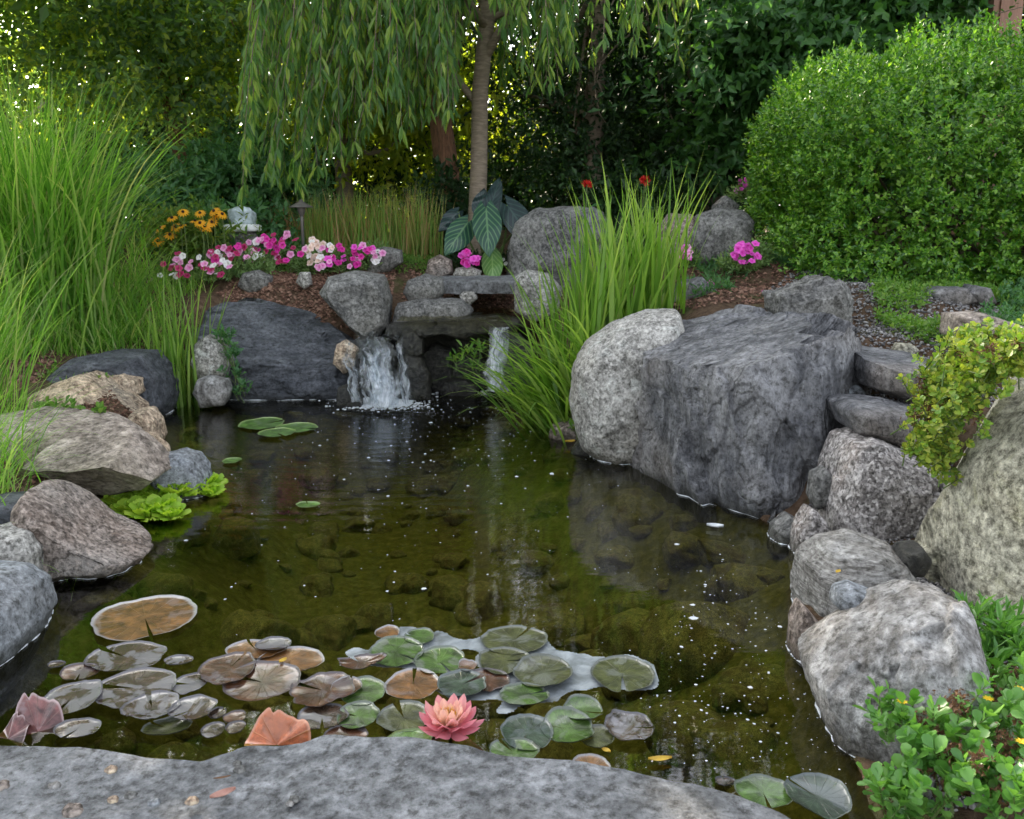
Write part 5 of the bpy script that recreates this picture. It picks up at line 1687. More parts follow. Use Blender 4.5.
PAD['orange'] = mat_pad('orange_leaf', (.42, .11, .035), (.56, .26, .10), (.55, .25, .15), (.45, .17, .09), .3, .45)
PAD['red'] = mat_pad('wine_leaf', (.14, .055, .05), (.25, .15, .12), (.35, .25, .24), (.22, .15, .15), .5, .3)
upright_leaf('upright_lily_leaf', 'orange red lily leaf standing up out of the water beside the slab', 277, 728, 72, 34, PAD['orange'], lean=42, z=.0)
upright_leaf('upright_lily_leaf', 'folded plum green lily leaf standing at the left beside the slab', 38, 712, 52, 40, PAD['red'], yaw=.5, lean=50)
upright_leaf('upright_lily_leaf', 'dark wine coloured leaf at the extreme lower left', 8, 728, 40, 22, PAD['red'], yaw=-.3, lean=60)
pad('crumpled pink red leaf at the left edge of the white film', 360, 663, 48, 12, 'plum', lift=.9, wave=1.6, z=.014)
pad('small pinkish crumpled leaf between the green pads', 375 + 93, 667, 18, 14, 'brown', lift=.9, wave=1.4, z=.014)


# ---- pale film lying on the water between the pads
def film():
    px = [(338, 655), (352, 648), (375, 648), (388, 634), (400, 625), (430, 631), (470, 640), (490, 630), (515, 626), (545, 634), (556, 650), (590, 656), (630, 655), (652, 664), (659, 678), (652, 691), (620, 692), (598, 686),
          (588, 694), (570, 690), (548, 706), (520, 706), (502, 716), (492, 712), (505, 700), (470, 704), (440, 700), (430, 690), (445, 676), (420, 668), (395, 668), (360, 664)]
    pts = np.array([G(x, y, .0035)[:2] for x, y in px])
    # smooth the outline
    for _ in range(2):
        q = np.empty((len(pts) * 2, 2)); nx = np.roll(pts, -1, 0)
        q[0::2] = pts * .75 + nx * .25; q[1::2] = pts * .25 + nx * .75; pts = q
    xs = np.linspace(pts[:, 0].min(), pts[:, 0].max(), 220); ys = np.linspace(pts[:, 1].min(), pts[:, 1].max(), 110)
    X, Y = np.meshgrid(xs, ys)
    sd = poly_sd(X, Y, pts)
    nz = fbm(np.stack([X.ravel() * 16, Y.ravel() * 16, 0 * X.ravel()], 1), 3, 4).reshape(X.shape)
    ok = (sd + .012 * nz < -.003) & (fbm(np.stack([X.ravel() * 9, Y.ravel() * 9, 0 * X.ravel() + 5], 1), 3, 7).reshape(X.shape) < .62)
    i = np.arange(109)[:, None] * 220 + np.arange(219)[None]
    f = np.stack([i, i + 1, i + 221, i + 220], -1)[ok[:-1, :-1]]
    a = Acc(); a.add(np.column_stack([X.ravel(), Y.ravel(), np.full(X.size, .0035)]), f)
    M = NT('pale_film')
    n1 = M.noise(M.coords(), 18, 5, .6, .6)
    p = M.n("ShaderNodeBsdfPrincipled", i_Roughness=.3)
    M.l(M.ramp(n1, [(.3, (.08, .09, .085)), (.48, (.19, .21, .22)), (.66, (.33, .36, .375))]), p.inputs['Base Color'])
    M.l(p.outputs[0], M.out.inputs[0])
    obj('surface_film', a, M.mat, label='pale bluish film on the water between the central lily pads', cat='film', kind='stuff')


film()


# ---- floating specks, foam at the falls and along the stones
FOAM = mat_plain('foam_white', (.80, .82, .84), (.62, .65, .68), 60, .5, spec=.5, trans=.2)


def specks():
    a = Acc()
    q = scatter_poly([G(x, y)[:2] for x, y in [(200, 480), (330, 400), (520, 400), (640, 500), (780, 560), (800, 640), (860, 800), (640, 780), (660, 700), (500, 610), (240, 640), (160, 560)]], 380)
    extra = scatter_poly([G(x, y)[:2] for x, y in [(640, 700), (700, 560), (800, 640), (850, 790), (740, 790), (640, 770)]], 250)
    ex2 = scatter_poly([G(x, y)[:2] for x, y in [(340, 410), (520, 400), (540, 470), (380, 520)]], 160)
    q = np.concatenate([q, extra, ex2])
    th = np.arange(6) * pi / 3
    for p_ in q:
        r = .0009 * RNG.lognormal(.2, .55) * (1 + .25 * (p_[1] - 1.6))
        if RNG.random() < .03: r *= 2.2
        rr = r * RNG.uniform(.6, 1.2, 6)
        v = np.stack([p_[0] + np.cos(th) * rr * 1.4, p_[1] + np.sin(th) * rr * 1.4, np.full(6, .0022)], 1)
        v = np.concatenate([v, [[p_[0], p_[1], .0022 + r * .5]]])
        a.add(v, [[j, (j + 1) % 6, 6] for j in range(6)])
    obj('floating_specks', a, FOAM, label='tiny white specks floating on the pond', cat='specks', kind='stuff')
    # wet white line where the water laps at the stones
    b = Acc()
    for o in list(COL.objects):
        base = o.name.split('.')[0]
        if base not in ('slate_boulder', 'banded_boulder', 'pale_boulder', 'brown_boulder', 'blue_boulder', 'dark_slate_slope', 'smooth_boulder', 'shore_stone', 'white_stone', 'layered_rock'): continue
        n = len(o.data.vertices); v = np.empty(n * 3, np.float32); o.data.vertices.foreach_get('co', v)
        v = v.reshape(-1, 3) + np.array(o.location)
        m = len(o.data.edges); e = np.empty(m * 2, np.int32); o.data.edges.foreach_get('vertices', e); e = e.reshape(-1, 2)
        za, zb = v[e[:, 0], 2] - .003, v[e[:, 1], 2] - .003
        k = za * zb < 0
        if k.sum() < 20: continue
        t = (za[k] / (za[k] - zb[k]))[:, None]
        q = v[e[k, 0]] * (1 - t) + v[e[k, 1]] * t
        ce = q.mean(0); an = np.arctan2(q[:, 1] - ce[1], q[:, 0] - ce[0])
        bins = np.linspace(-pi, pi, 90); ring = []
        for j in range(89):
            w_ = (an >= bins[j]) & (an < bins[j + 1])
            if w_.any():
                rr = np.hypot(q[w_, 0] - ce[0], q[w_, 1] - ce[1]); ring.append(q[w_][rr.argmax()])
        ring = np.array(ring)
        ok = (poly_sd(ring[:, 0], ring[:, 1], POND) < .0) & (np.abs(ring[:, 2] - .003) < .01)
        run = []
        for j in range(len(ring) + 1):
            if j < len(ring) and ok[j] and (not run or np.linalg.norm(ring[j] - run[-1]) < .12): run.append(ring[j]); continue
            if len(run) > 5:
                w = np.array(run); sidx = np.linspace(0, len(w) - 1, len(w) * 6)
                c = np.stack([np.interp(sidx, np.arange(len(w)), w[:, kk]) for kk in range(3)], 1)
                off = unit(np.column_stack([c[:, :2] - ce[:2], 0 * c[:, 0]])) * .003
                wd = .0022 * (.55 + 1.1 * fbm(np.stack([sidx * .7, sidx * 0 + 4, sidx * 0], 1), 2, 8)).clip(.0, 2.2)
                cc = c + off; cc[:, 2] = .003
                tube(b, cc, np.maximum(wd, .00002), 5)
            run = []
    obj('foam_line', b, FOAM, label='thin white foam line where the water meets the stones', cat='foam', kind='stuff')


specks()


# ---- the two falls
def mat_fall(name, dens=.5, sx=30):
    M = NT(name)
    uv = M.n("ShaderNodeUVMap")
    mp = M.n("ShaderNodeMapping"); mp.inputs['Scale'].default_value = (sx, 1.6, 1); M.l(uv.outputs[0], mp.inputs[0])
    n1 = M.noise(mp.outputs[0], 1.0, 5, .65, .3)
    mp2 = M.n("ShaderNodeMapping"); mp2.inputs['Scale'].default_value = (sx * .35, 5, 1); M.l(uv.outputs[0], mp2.inputs[0])
    n2 = M.noise(mp2.outputs[0], 1.0, 4, .6, .5)
    suv = M.n('ShaderNodeSeparateXYZ'); M.l(uv.outputs[0], suv.inputs[0])
    vv = M.math('MULTIPLY', M.math('SUBTRACT', M.math('FRACT', suv.outputs[1]), .55), .16)
    fac = M.ramp(M.math('ADD', vv, M.math('ADD', M.math('MULTIPLY', n1, .65), M.math('MULTIPLY', n2, .35))), [(.62 - dens * .28, (0, 0, 0)), (.80 - dens * .2, (1, 1, 1))])
    eg = M.math('MINIMUM', suv.outputs[0], M.math('SUBTRACT', 1.0, suv.outputs[0]))
    eg = M.ramp(M.math('ADD', M.math('MULTIPLY', eg, 3.0), M.math('MULTIPLY', M.math('SUBTRACT', n2, .5), 1.6)), [(.05, (0, 0, 0)), (.45, (1, 1, 1))])
    fac = M.math('MULTIPLY', fac, eg)
    d = M.n("ShaderNodeBsdfPrincipled", i_Roughness=.15); d.inputs['Base Color'].default_value = (.82, .86, .90, 1)
    tl = M.n("ShaderNodeBsdfTranslucent"); tl.inputs['Color'].default_value = (.8, .84, .9, 1)
    ml = M.n("ShaderNodeMixShader", i_0=.45); M.l(d.outputs[0], ml.inputs[1]); M.l(tl.outputs[0], ml.inputs[2])
    g = M.n("ShaderNodeBsdfGlossy", i_Roughness=.06)
    t = M.n("ShaderNodeBsdfTransparent"); t.inputs['Color'].default_value = (.9, .93, .95, 1)
    b = M.n("ShaderNodeBump", i_Strength=.8, i_Distance=.01); M.l(n1, b.inputs['Height']); M.l(b.outputs[0], g.inputs['Normal'])
    mg = M.n("ShaderNodeMixShader", i_0=.05); M.l(t.outputs[0], mg.inputs[1]); M.l(g.outputs[0], mg.inputs[2])
    mx = M.n("ShaderNodeMixShader"); M.l(fac, mx.inputs[0]); M.l(mg.outputs[0], mx.inputs[1]); M.l(ml.outputs[0], mx.inputs[2])
    M.l(mx.outputs[0], M.out.inputs[0])
    return M.mat


def fall(label, streams, mat, lumps=.03, nu=34, nv=80):
    """ragged streams, each (lip px pair, foot px pair, depth at the lip, depth at the foot)"""
    a = Acc(); feet = []
    for k, (top, bot, Yt, Yb) in enumerate(streams):
        A, B = P(*top[0], Yt), P(*top[1], Yt)
        C, D = P(*bot[0], Yb), P(*bot[1], Yb)
        feet.append((C + D) / 2)
        u, v = np.meshgrid(np.linspace(0, 1, nu), np.linspace(0, 1, nv))
        u, v = u.ravel(), v.ravel()
        vz = v ** 1.35
        p = A + (B - A) * u[:, None]
        q = C + (D - C) * u[:, None]
        w = p.copy()
        w[:, :2] += (q - p)[:, :2] * np.minimum(1, v * 1.3)[:, None]
        w[:, 2] += (q - p)[:, 2] * vz
        n3 = fbm(np.stack([u * 4 + k * 7, v * 5, 0 * u + k], 1), 4, k + 3)
        w[:, 1] -= lumps * n3 + .03 * np.sin(u * pi)
        w[:, 0] += .016 * fbm(np.stack([v * 6, 0 * u + k, 0 * u + k + 9], 1), 3, k) + .008 * fbm(np.stack([u * 5, v * 9, 0 * u + k + 9], 1), 2, k)
        i = np.arange(nv - 1)[:, None] * nu + np.arange(nu - 1)[None]
        f = np.stack([i, i + nu, i + nu + 1, i + 1], -1).reshape(-1, 4)
        a.add(w, f, uv=np.stack([u, v * .999 + k], 1))
    org = np.mean(feet, 0); org[2] = 0
    return obj('waterfall', a, mat, origin=org, uv=True, label=label, cat='waterfall')


fall('broken white cascade tumbling between dark stones on the left',
     [(((352, 334), (372, 332)), ((362, 402), (384, 405)), 5.44, 5.16), (((368, 333), (391, 331)), ((374, 402), (400, 404)), 5.42, 5.14), (((360, 340), (388, 338)), ((366, 404), (396, 406)), 5.38, 5.10),
      (((344, 340), (352, 338)), ((350, 400), (362, 402)), 5.42, 5.2), (((394, 334), (403, 333)), ((402, 402), (412, 403)), 5.4, 5.22)], mat_fall('broken_fall_water', .62, 5), lumps=.05)
fall('thin straight silvery fall curtain on the right beside the iris', [(((488, 327), (510, 327)), ((486, 391), (508, 391)), 5.34, 5.26), (((492, 327), (508, 327)), ((490, 391), (504, 391)), 5.31, 5.23)], mat_fall('curtain_water', .85, 6), lumps=.012)


def splash():
    a = Acc(); v, f = ico(2)
    for (cx, cy, sx_, sy_, n, s) in ((384, 402, 22, 4, 900, .008), (386, 398, 15, 6, 700, .009), (492, 389, 16, 3, 240, .005), (440, 388, 50, 3, 160, .004), (385, 404, 44, 7, 500, .004), (470, 392, 34, 4, 60, .006)):
        for _ in range(n):
            q = G(cx + RNG.normal() * sx_ * .5, cy + RNG.normal() * sy_ * .5, .0)
            if cy == 370: q = P(cx + RNG.normal() * sx_ * .5, cy + RNG.normal() * sy_ * .5, 5.2)
            r = s * RNG.uniform(.4, 1.5)
            a.add(v * np.array([r * 1.7, r * 1.7, r * .8]) + q, f)
    obj('splash_foam', a, FOAM, label='white splashing foam at the foot of the falls', cat='foam', kind='stuff')


splash()
# shallow stream running over the lip
def stream():
    a = Acc()
    pts = [P(400, 318, 5.75), P(512, 318, 5.75), P(512, 322, 5.5), P(398, 324, 5.5)]
    nx, ny = 40, 14
    u, v = np.meshgrid(np.linspace(0, 1, nx), np.linspace(0, 1, ny)); u, v = u.ravel(), v.ravel()
    z = pts[0][2] + .018
    x = pts[3][0] + (pts[2][0] - pts[3][0]) * u; y = 5.42 + (6.2 - 5.42) * v
    w = np.stack([x, y, z + .006 * fbm(np.stack([u * 14, v * 8, 0 * u], 1), 3, 3)], 1)
    i = np.arange(ny - 1)[:, None] * nx + np.arange(nx - 1)[None]
    a.add(w, np.stack([i, i + 1, i + nx + 1, i + nx], -1).reshape(-1, 4))
    M = NT('stream_water')
    p = M.n("ShaderNodeBsdfGlossy", i_Roughness=.05)
    t = M.n("ShaderNodeBsdfTransparent"); t.inputs['Color'].default_value = (.8, .78, .6, 1)
    n = M.noise(M.coords(), 22, 4, .6); b = M.n("ShaderNodeBump", i_Strength=.9, i_Distance=.02); M.l(n, b.inputs['Height']); M.l(b.outputs[0], p.inputs['Normal'])
    mx = M.n("ShaderNodeMixShader", i_0=.3); M.l(t.outputs[0], mx.inputs[1]); M.l(p.outputs[0], mx.inputs[2]); M.l(mx.outputs[0], M.out.inputs[0])
    obj('stream_water', a, M.mat, kind='structure')


stream()


# ---- the pink water lily
def water_lily():
    c = G(449, 737, 0)
    o = empty('water_lily_flower', c, 'open pink water lily flower with a yellow centre beside the slab', 'water lily')
    M = NT('lily_petal')
    uv = M.n("ShaderNodeUVMap"); sx = M.n("ShaderNodeSeparateXYZ"); M.l(uv.outputs[0], sx.inputs[0])
    mixf = M.math('ADD', M.math('MULTIPLY', sx.outputs[1], .35), sx.outputs[0])
    cc = M.ramp(mixf, [(0, (.85, .60, .28)), (.30, (.88, .60, .42)), (.65, (.90, .52, .46)), (1.3 / 1.35, (.84, .30, .36)), ])
    p = M.n("ShaderNodeBsdfPrincipled", i_Roughness=.45)
    cl = M.noise(M.coords((1, 1, 1)), 60, 3); b = M.n("ShaderNodeBump", i_Strength=.15, i_Distance=.002); M.l(cl, b.inputs['Height']); M.l(b.outputs[0], p.inputs['Normal'])
    M.l(cc, p.inputs['Base Color'])
    tr = M.n("ShaderNodeBsdfTranslucent"); M.l(cc, tr.inputs['Color'])
    mx = M.n("ShaderNodeMixShader", i_0=.5); M.l(p.outputs[0], mx.inputs[1]); M.l(tr.outputs[0], mx.inputs[2]); M.l(mx.outputs[0], M.out.inputs[0])
    ctr = c + np.array([0, 0, .028])
    nu, nv = 7, 12
    rings = [(11, 1.32, .072, .025, 1.0, .0), (10, 1.02, .070, .024, .80, .3), (9, .72, .066, .022, .5, .1), (8, .42, .058, .019, .22, .5), (6, .2, .045, .014, .05, .2)]
    for (n, tilt, L, W, shade, ph) in rings:
        for i in range(n):
            az = 2 * pi * (i + ph) / n + RNG.normal() * .07
            tl = tilt + RNG.normal() * .06
            l_ = L * RNG.uniform(.92, 1.06)
            h = np.array([cos(az), sin(az), 0]); s = np.array([-sin(az), cos(az), 0])
            pts, uvs = [], []
            pos = ctr + h * .006
            for a_ in range(nv + 1):
                t = a_ / nv
                ang = tl + .35 * (t - .5) * (-1 if tilt > 1.1 else -.6)
                d = h * sin(ang) + np.array([0, 0, 1]) * cos(ang)
                nrm = np.cross(s, d)
                wd = W * np.interp(t, [0, .15, .4, .65, .85, .95, 1], [.35, .62, .95, 1.0, .66, .32, .0]) / 2
                for b_ in range(nu):
                    u = -1 + 2 * b_ / (nu - 1)
                    pts.append(pos + s * wd * u * 1.25 - nrm * (abs(u) ** 2) * wd * -.55); uvs.append((shade, t))
                pos = pos + d * l_ / nv
            f = [[q * nu + r, q * nu + r + 1, (q + 1) * nu + r + 1, (q + 1) * nu + r] for q in range(nv) for r in range(nu - 1)]
            a = Acc(); a.add(pts, f, uv=uvs)
            obj('petal', a, M.mat, o, uv=True)
    a = Acc()
    for i in range(46):
        az = i * 2.4; r = .004 + .010 * (i / 46) ** .5
        q = ctr + np.array([cos(az) * r * .6, sin(az) * r * .6, .004])
        tip = ctr + np.array([cos(az) * r * 1.3, sin(az) * r * 1.3, .030 + .006 * RNG.random()])
        tube(a, limb(q, tip, .1, 5), [.0011, .0011, .001, .001, .0006], 4)
    obj('stamens', a, mat_plain('stamen_yellow', (.85, .55, .05), (.80, .42, .03), 200, .5, trans=.3), o)
    a = Acc(); tube(a, limb(c + [0, .02, -.2], ctr, .1, 6), .005, 6); obj('flower_stalk', a, STEM, o)


water_lily()


# ---- water lettuce
def lettuce():
    spots = [(118, 508, .8), (132, 516, .9), (148, 520, 1.0), (163, 515, 1.0), (176, 500, 1.1), (190, 497, 1.0), (205, 492, 1.1), (150, 503, .9), (168, 492, .9), (158, 488, .8), (186, 486, .8), (212, 497, .7), (172, 520, .8), (140, 506, .8)]
    words_ = ['at the left end', 'second from the left end', 'left of the front centre', 'at the front centre', 'right of centre', 'nearest the right front', 'at the far right', 'in the middle row at left',
              'in the middle row at centre', 'at the back left', 'at the back right', 'smallest at the right tip', 'in front nearest the viewer', 'behind the second one from the left']
    for (x, y, s), wd in zip(spots, words_):
        c = G(x, y, .0)
        s = s * 1.45
        o = empty('water_lettuce', c, 'bright yellow green water lettuce rosette ' + wd, 'water lettuce', 'water lettuce rosettes by the left bank')
        a = Acc()
        k = 0
        for ring, (n, tilt, L, W) in enumerate(((7, 1.0, .062, .050), (6, .62, .060, .046), (5, .25, .046, .034))):
            for i in range(n):
                az = 2 * pi * (i + ring * .5) / n + RNG.normal() * .15; tl = tilt + RNG.normal() * .12
                h = np.array([cos(az), sin(az), 0]); sd = np.array([-sin(az), cos(az), 0])
                pts = []
                pos = c + h * .004 + np.array([0, 0, .004])
                nv, nu = 7, 7
                for a_ in range(nv + 1):
                    t = a_ / nv; ang = tl + .5 * t - .1
                    d = h * sin(ang) + np.array([0, 0, 1]) * cos(ang); nn = np.cross(sd, d)
                    wdt = W * s * np.interp(t, [0, .3, .7, .92, 1], [.25, .6, 1, .85, .5]) / 2
                    for b_ in range(nu):
                        u = -1 + 2 * b_ / (nu - 1)
                        pts.append(pos + sd * wdt * u + nn * (.003 * cos(u * 9) * s + .006 * abs(u) ** 2 * s))
                    pos = pos + d * L * s / nv
                f = [[q * nu + r, q * nu + r + 1, (q + 1) * nu + r + 1, (q + 1) * nu + r] for q in range(nv) for r in range(nu - 1)]
                a.add(pts, f)
        obj('leaf_rosette', a, L_LETT, o)


lettuce()


# ================================================================== BEDS AND SMALL PLANTS
def litter(name, label, polys, n, size, mat, kind='stuff', hgt=.006, tpl=CHIP, flat=.25, cat='mulch'):
    a = Acc()
    for pl, k in zip(polys, n):
        q = scatter_poly(pl, k)
        q = q[poly_sd(q[:, 0], q[:, 1], POND) > .03]
        q[:, 2] += RNG.uniform(0, hgt, len(q))
        d = rnd_dir(len(q)); d[:, 2] *= flat
        nr = np.tile([0, 0, 1.0], (len(q), 1)) + RNG.normal(size=(len(q), 3)) * flat
        L = RNG.uniform(*size, len(q))
        place(a, tpl, q, d, nr, L * RNG.uniform(.35, .8, len(q)), L)
    obj(name, a, mat, smooth=False, label=label, cat=cat, kind=kind)


MULCH = mat_leaf("bark_chip", [(.045, .022, .014), (.10, .05, .032), (.17, .09, .06), (.26, .155, .11)], .9, .0)
litter('bark_mulch', 'reddish brown bark mulch covering the planting beds', [Tpoly((215, 294), (300, 262), (400, 262), (390, 300), (362, 345), (320, 332)), Tpoly((640, 300), (660, 255), (780, 262), (800, 300), (700, 310)), Tpoly((400, 300), (410, 262), (560, 262), (640, 300)), Tpoly((10, 410), (70, 345), (170, 345), (170, 300), (190, 280), (0, 300))],
       [9000, 6500, 4500, 5000], (.012, .034), MULCH)
GRAV = mat_leaf("gravel_chip", [(.05, .05, .052), (.12, .115, .115), (.20, .19, .185), (.34, .33, .32)], .85, .0)
v2, f2 = ico(1)
litter('gravel', 'grey gravel on the slope below the boxwood', [Tpoly((768, 290), (900, 270), (1030, 280), (1030, 420), (930, 400), (860, 400), (838, 345))], [15000], (.008, .022), GRAV, tpl=(v2 * np.array([.5, .5, .3]) + [0, .3, .1], f2), hgt=.01, cat='gravel')
litter('gravel', 'dark gravel and soil between the rocks of the right bank', [Tpoly((805, 520), (835, 400), (870, 380), (960, 420), (940, 600), (850, 600)), Tpoly((900, 560), (1030, 600), (1030, 815), (900, 815))], [3500, 3500], (.008, .022), GRAV, tpl=(v2 * np.array([.5, .5, .3]) + [0, .3, .1], f2), hgt=.01, cat='gravel')
litter('pebbles', 'small pebbles and soil along the left bank', [Tpoly((0, 520), (40, 480), (150, 470), (160, 400), (200, 380), (200, 340), (0, 420))], [2600], (.008, .024), MULCH, tpl=(v2 * np.array([.5, .5, .3]) + [0, .3, .1], f2), hgt=.006, cat='pebbles')


def cover(name, label, px, n, L, W, mat, nl=6, slen=.05, h=.02, cat='ground cover', kind='stuff', tpl=LEAF4, thr=-.1, up=.8, flowers=None, parent_name=None):
    q = scatter_poly(Tpoly(*px), n * 2)
    q = q[fbm(q * np.array([1, 1, 0]) * 4.5, 2, 31) > thr][:n]
    q = q[poly_sd(q[:, 0], q[:, 1], POND) > .02]
    q[:, 2] += RNG.random(len(q)) * h
    a = Acc()
    sprigs(a, q, unit(rnd_dir(len(q)) + np.array([0, 0, up])), slen, nl, L, W, .95, 0, 0, tpl)
    return obj(name, a, mat, smooth=False, label=label, cat=cat, kind=kind)


cover('ground_cover', 'creeping green ground cover on the gravel slope', [(870, 300), (900, 275), (1040, 275), (1040, 330), (950, 350), (900, 340)], 3300, .024, .012, L_COVER)
cover('ground_cover', 'dense low green leaves behind the big tan boulder', [(1000, 300), (1060, 280), (1100, 400), (1020, 390), (960, 350)], 1300, .026, .016, L_SHRUB, h=.08)
cover('ground_cover', 'creeping green mat beside the flagstone ledge', [(385, 275), (395, 256), (430, 258), (440, 274)], 700, .02, .010, L_COVER, thr=-.6)
cover('ground_cover', 'green weeds along the mulch bed edge beyond the falls', [(235, 262), (300, 250), (420, 250), (420, 262), (300, 275)], 700, .03, .012, L_COVER)
cover('ground_cover', 'green leaves beside the stone at the boxwood foot', [(672, 300), (700, 268), (770, 262), (790, 280), (700, 300)], 420, .05, .012, L_SHRUB, thr=.1)
cover('ground_cover', 'small weeds at the left bank among the rocks', [(0, 430), (60, 350), (190, 340), (230, 400), (160, 420)], 420, .03, .012, L_COVER, thr=.1)
grass_plant('low_grass', 'tangle of short green grass under the tall grass by the rocks', [T(30, 350), T(70, 352), T(110, 348), T(0, 360), T(140, 348)], 900, (.12, .35), (.004, .009), (.1, .8), (.5, 1.6), L_GRASS, .1, 5)


def sprig_plant(name, label, pts, n, L, W, mat, slen, nl, rr, cat, tpl=LEAFR, up=1.0, spread=.9, extras=(), seedheads=0, yellow=0, dirbias=(0, 0, 0), smooth=False):
    pts = np.array(pts, float)
    org = pts.mean(0).copy()
    o = empty(name, org, label, cat)
    k = RNG.integers(0, len(pts), n)
    q = pts[k] + RNG.normal(size=(n, 3)) * rr
    a = Acc()
    D = unit(rnd_dir(n) * .6 + np.array([0, 0, up]) + np.array(dirbias))
    sprigs(a, q, D, slen, nl, L, W, spread, 0, -.1, tpl, jit=.25)
    obj('foliage', a, mat, o, smooth=smooth)
    s = Acc()
    if name == 'cress_plant': tube(s, pts, .003, 4)
    for i in range(0, n, 2):
        b = q[i] - D[i] * slen * .8
        tube(s, [b, q[i], q[i] + D[i] * slen * .9], [.0025, .002, .001], 4, cap=False)
    obj('stem', s, STEM, o)
    for i in range(seedheads):
        h = Acc(); b = pts[RNG.integers(0, len(pts))] + RNG.normal(size=3) * rr * 1.0 + np.array([0, -.01, slen * .7])
        m = 34
        sprigs(h, b + RNG.normal(size=(m, 3)) * .010, rnd_dir(m), .006, 3, .008, .005, .8)
        obj('dry_seed_cluster', h, DEAD, o, smooth=False)
    for i, yq in enumerate(yellow if yellow else ()):
        h = Acc(); d = unit(np.stack([np.cos(np.arange(8) * pi / 4), np.sin(np.arange(8) * pi / 4), np.full(8, .5)], 1))
        place(h, LEAF6, np.tile(np.array(yq), (8, 1)), d, np.tile([0, 0, 1.0], (8, 1)), .006, .012)
        obj('yellow_flower', h, YEL, o, smooth=False)
    return o


YEL = mat_plain('yellow_petal', (.85, .62, .02), (.80, .50, .02), 60, .5, trans=.3)
# sedum hanging over the tan boulder
sd = []
for (x, y, Y) in [(1020, 345, 2.35), (1000, 350, 2.38), (985, 350, 2.42), (965, 350, 2.5), (955, 365, 2.5), (975, 370, 2.36), (995, 365, 2.3), (1018, 362, 2.25), (940, 385, 2.5), (955, 392, 2.4), (972, 390, 2.3), (930, 405, 2.52), (945, 412, 2.4),
                  (960, 408, 2.3), (928, 428, 2.5), (940, 435, 2.42), (932, 450, 2.45), (940, 458, 2.42), (1040, 350, 2.2), (1060, 340, 2.2), (950, 375, 2.45), (985, 378, 2.28)]:
    sd.append(P(x, y, Y))
sprig_plant('sedum_plant', 'yellow green sedum spilling over the shoulder of the huge tan boulder', sd, 620, .017, .012, L_SEDUM, .035, 12, .028, 'sedum', seedheads=34, up=.6, dirbias=(-.2, -.5, 0))
# lower right
pl = [P(x, y, Y) for (x, y, Y) in [(905, 720, 1.58), (920, 740, 1.55), (945, 745, 1.52), (905, 760, 1.5), (935, 770, 1.48), (890, 800, 1.46), (960, 730, 1.62), (985, 700, 1.75), (1005, 720, 1.6), (1010, 680, 1.85), (990, 745, 1.55),
                                   (1020, 750, 1.5), (960, 790, 1.42), (995, 800, 1.38), (1020, 790, 1.4), (925, 800, 1.42), (950, 700, 1.75), (1015, 820, 1.34), (905, 820, 1.4), (1030, 700, 1.7)]]
sprig_plant('fleshy_plant', 'fleshy bright green plant with rounded leaves filling the lower right corner', pl, 150, .026, .018, L_PURS, .05, 11, .026, 'succulent plant', seedheads=26, yellow=[P(988, 700, 1.55), P(1020, 690, 1.6), P(1021, 743, 1.42), P(902, 703, 1.55)], smooth=True)
pl = [P(x, y, Y) for (x, y, Y) in [(1000, 630, 2.0), (985, 645, 1.98), (1010, 650, 1.9), (990, 670, 1.9), (1018, 665, 1.85), (975, 660, 1.95), (1000, 690, 1.8), (965, 690, 1.85)]]
sprig_plant('weed_plant', 'narrow leaved green weed beside the pale boulder', pl, 80, .045, .012, L_PURS, .05, 8, .03, 'weed', tpl=LEAF6, spread=.8)
grass_plant('long_grass', 'few long grass blades among the lower right plants', [tuple(P(970, 660, 1.9)), tuple(P(1000, 720, 1.65)), tuple(P(960, 640, 1.95))], 40, (.08, .22), (.004, .009), (.1, .8), (.4, 1.4), L_PURS, .04, 6, cat='weed')
# small plants by the falls and banks
sprig_plant('cress_plant', 'small light green sprig growing out of the dark cave by the right fall', [P(455, 366, 5.35), P(470, 358, 5.35), P(478, 372, 5.33), P(480, 352, 5.35)], 14, .05, .014, L_COVER, .06, 6, .015, 'weed', tpl=LEAF6)
sprig_plant('cress_plant', 'small green weed at the waterline under the large iris clump', [P(585, 432, 4.35), P(595, 425, 4.4), P(605, 448, 4.1)], 14, .04, .016, L_COVER, .05, 6, .02, 'weed', tpl=LEAF6)
sprig_plant('cress_plant', 'green creeper between the round pale stone and dark slate slope', [P(232, 355, 5.3), P(236, 375, 5.28), P(242, 392, 5.25), P(222, 340, 5.35)], 40, .035, .02, L_SHRUB, .05, 6, .02, 'weed', tpl=LEAF4)
sprig_plant('cress_plant', 'green sprigs growing on the crevice above the taupe rock', [P(60, 416, 3.9), P(78, 417, 3.9), P(100, 419, 3.85), P(45, 412, 4.0)], 22, .03, .016, L_COVER, .03, 6, .015, 'weed', tpl=LEAFR)

# ---- loose things lying on the slab
def bit(name, label, px, py, r, mat, flat=.6, cat='pebble'):
    c = G(px, py, .112)
    v, f = ico(3)
    w = np.sign(v) * np.abs(v) ** .8 * np.array([1.15, .9, flat]) * r
    r = r * 1.6; w = w * 1.6 + v * (r * .2 * fbm(v * 2 + px, 2, int(px)))[:, None]
    a = Acc(); a.add(w + c + np.array([0, 0, r * flat * .6]), f)
    obj(name, a, mat, origin=c, label=label, cat=cat)


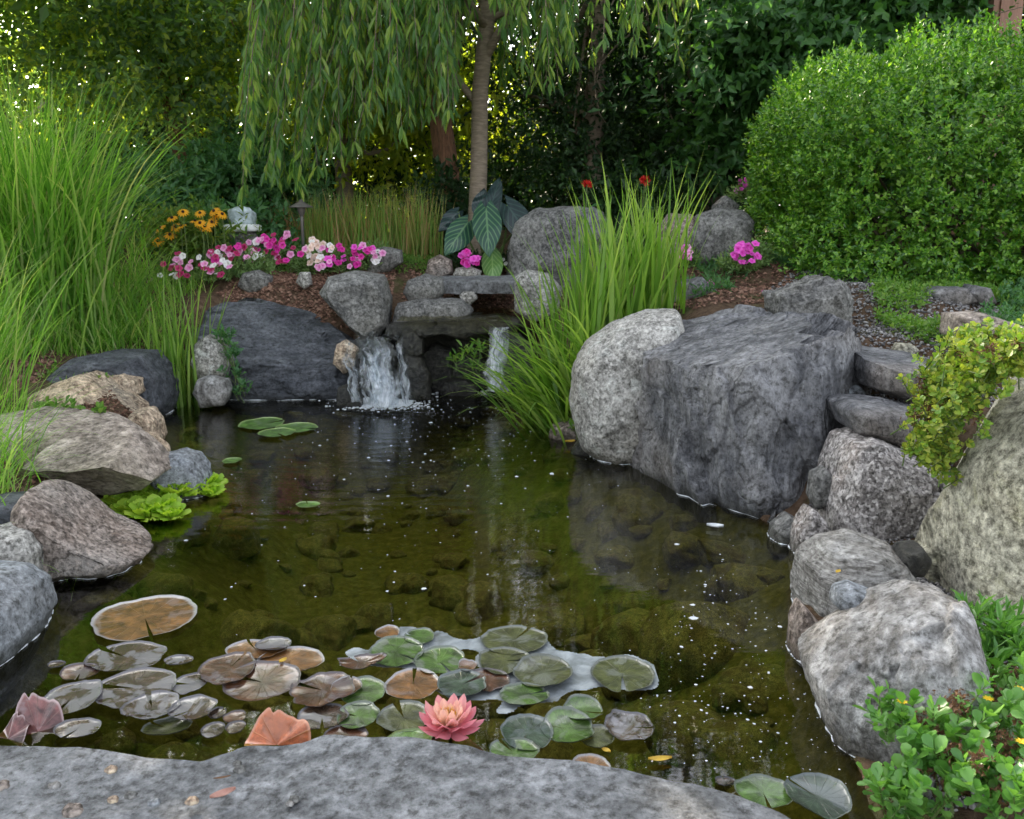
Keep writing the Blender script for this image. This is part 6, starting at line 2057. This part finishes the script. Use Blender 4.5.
for lb, x, y, r, m in [('brown round pebble near the left bottom of the slab', 73, 813, .009, BROWN), ('pinkish square pebble on the left part of the slab', 111, 771, .006, ORANGE), ('white chip left of the pinkish pebble', 55, 787, .0055, PALE),
                       ('brown pebble at the left end of the slab', 2, 787, .007, BROWN), ('dark grey pebble near the middle of the left slab half', 131, 797, .006, GREYROCK), ('bluish pebble below the dark grey pebble', 154, 804, .006, BLUEGREY),
                       ('tan pebble left of the fallen leaf', 192, 803, .006, ORANGE), ('upper one of the dark pebble pair below the orange leaf', 237, 765, .0045, GREYROCK), ('lower one of the dark pebble pair below the orange leaf', 240, 771, .006, GREYROCK),
                       ('dark pebble right of the fallen leaf', 294, 801, .005, GREYROCK), ('pale tiny pebble right of the fallen leaf', 290, 805, .004, PALE), ('pale pebble in the centre of the slab', 547, 809, .006, PALE), ('small tan flake left of the dark grey pebble', 113, 801, .005, ORANGE)]:
    bit('pebble', lb, x, y, r, m)


def fallen(label, px, py, L, W, mat, yaw, z=.118, name='fallen_leaf'):
    c = G(px, py, z)
    a = Acc()
    t = np.linspace(0, 1, 9); V = []
    d = np.array([cos(yaw), sin(yaw), 0]); s = np.array([-sin(yaw), cos(yaw), 0])
    for q in t:
        w = W * sin(pi * min(1, q * .96 + .02)) ** .8 / 2
        for u in (-1, -.5, 0, .5, 1):
            V.append(c + d * (q - .5) * L + s * w * u + np.array([0, 0, .25 * W * u * u + .1 * L * (q - .5) ** 2 * 2]))
    f = [[i * 5 + j, i * 5 + j + 1, (i + 1) * 5 + j + 1, (i + 1) * 5 + j] for i in range(8) for j in range(4)]
    a.add(V, f)
    obj(name, a, mat, origin=c, label=label, cat='leaf')


LEAFP = mat_plain('pinkish_dry_leaf', (.45, .25, .20), (.32, .16, .12), 60, .6, trans=.2)
YLEAF = mat_plain('yellow_leaf', (.70, .48, .06), (.55, .34, .05), 60, .5, trans=.3)
fallen('pinkish brown dry leaf lying on the slab', 223, 795, .045, .02, LEAFP, .6)
fallen('thin pale curled leaf on the slab below the water lily', 420, 781, .022, .006, LEAFP, 1.9)
fallen('small brown twig leaf on the slab right of the orange leaf', 222, 778, .03, .006, DEAD, .3)
fallen('small yellow leaf floating near the right lily cluster', 606, 751, .022, .014, YLEAF, 2.5, z=.006)
fallen('yellow leaf on top of the banded boulder', 838, 572, .022, .012, YLEAF, .8, z=.24)
fallen('yellow green leaf floating right of the small orange brown pad', 660, 760, .05, .018, YLEAF, .1, z=.006)
fallen('yellow leaf on the brown wet pads of the left patch', 283, 661, .025, .015, YLEAF, 1.0, z=.02)
fallen('white curled petal floating near the foot of the slate boulder', 715, 527, .06, .035, FOAM, -.3, z=.008)
fallen('orange leaf at the waterline below the smooth boulder', 570, 442, .05, .03, YLEAF, .2, z=.02)
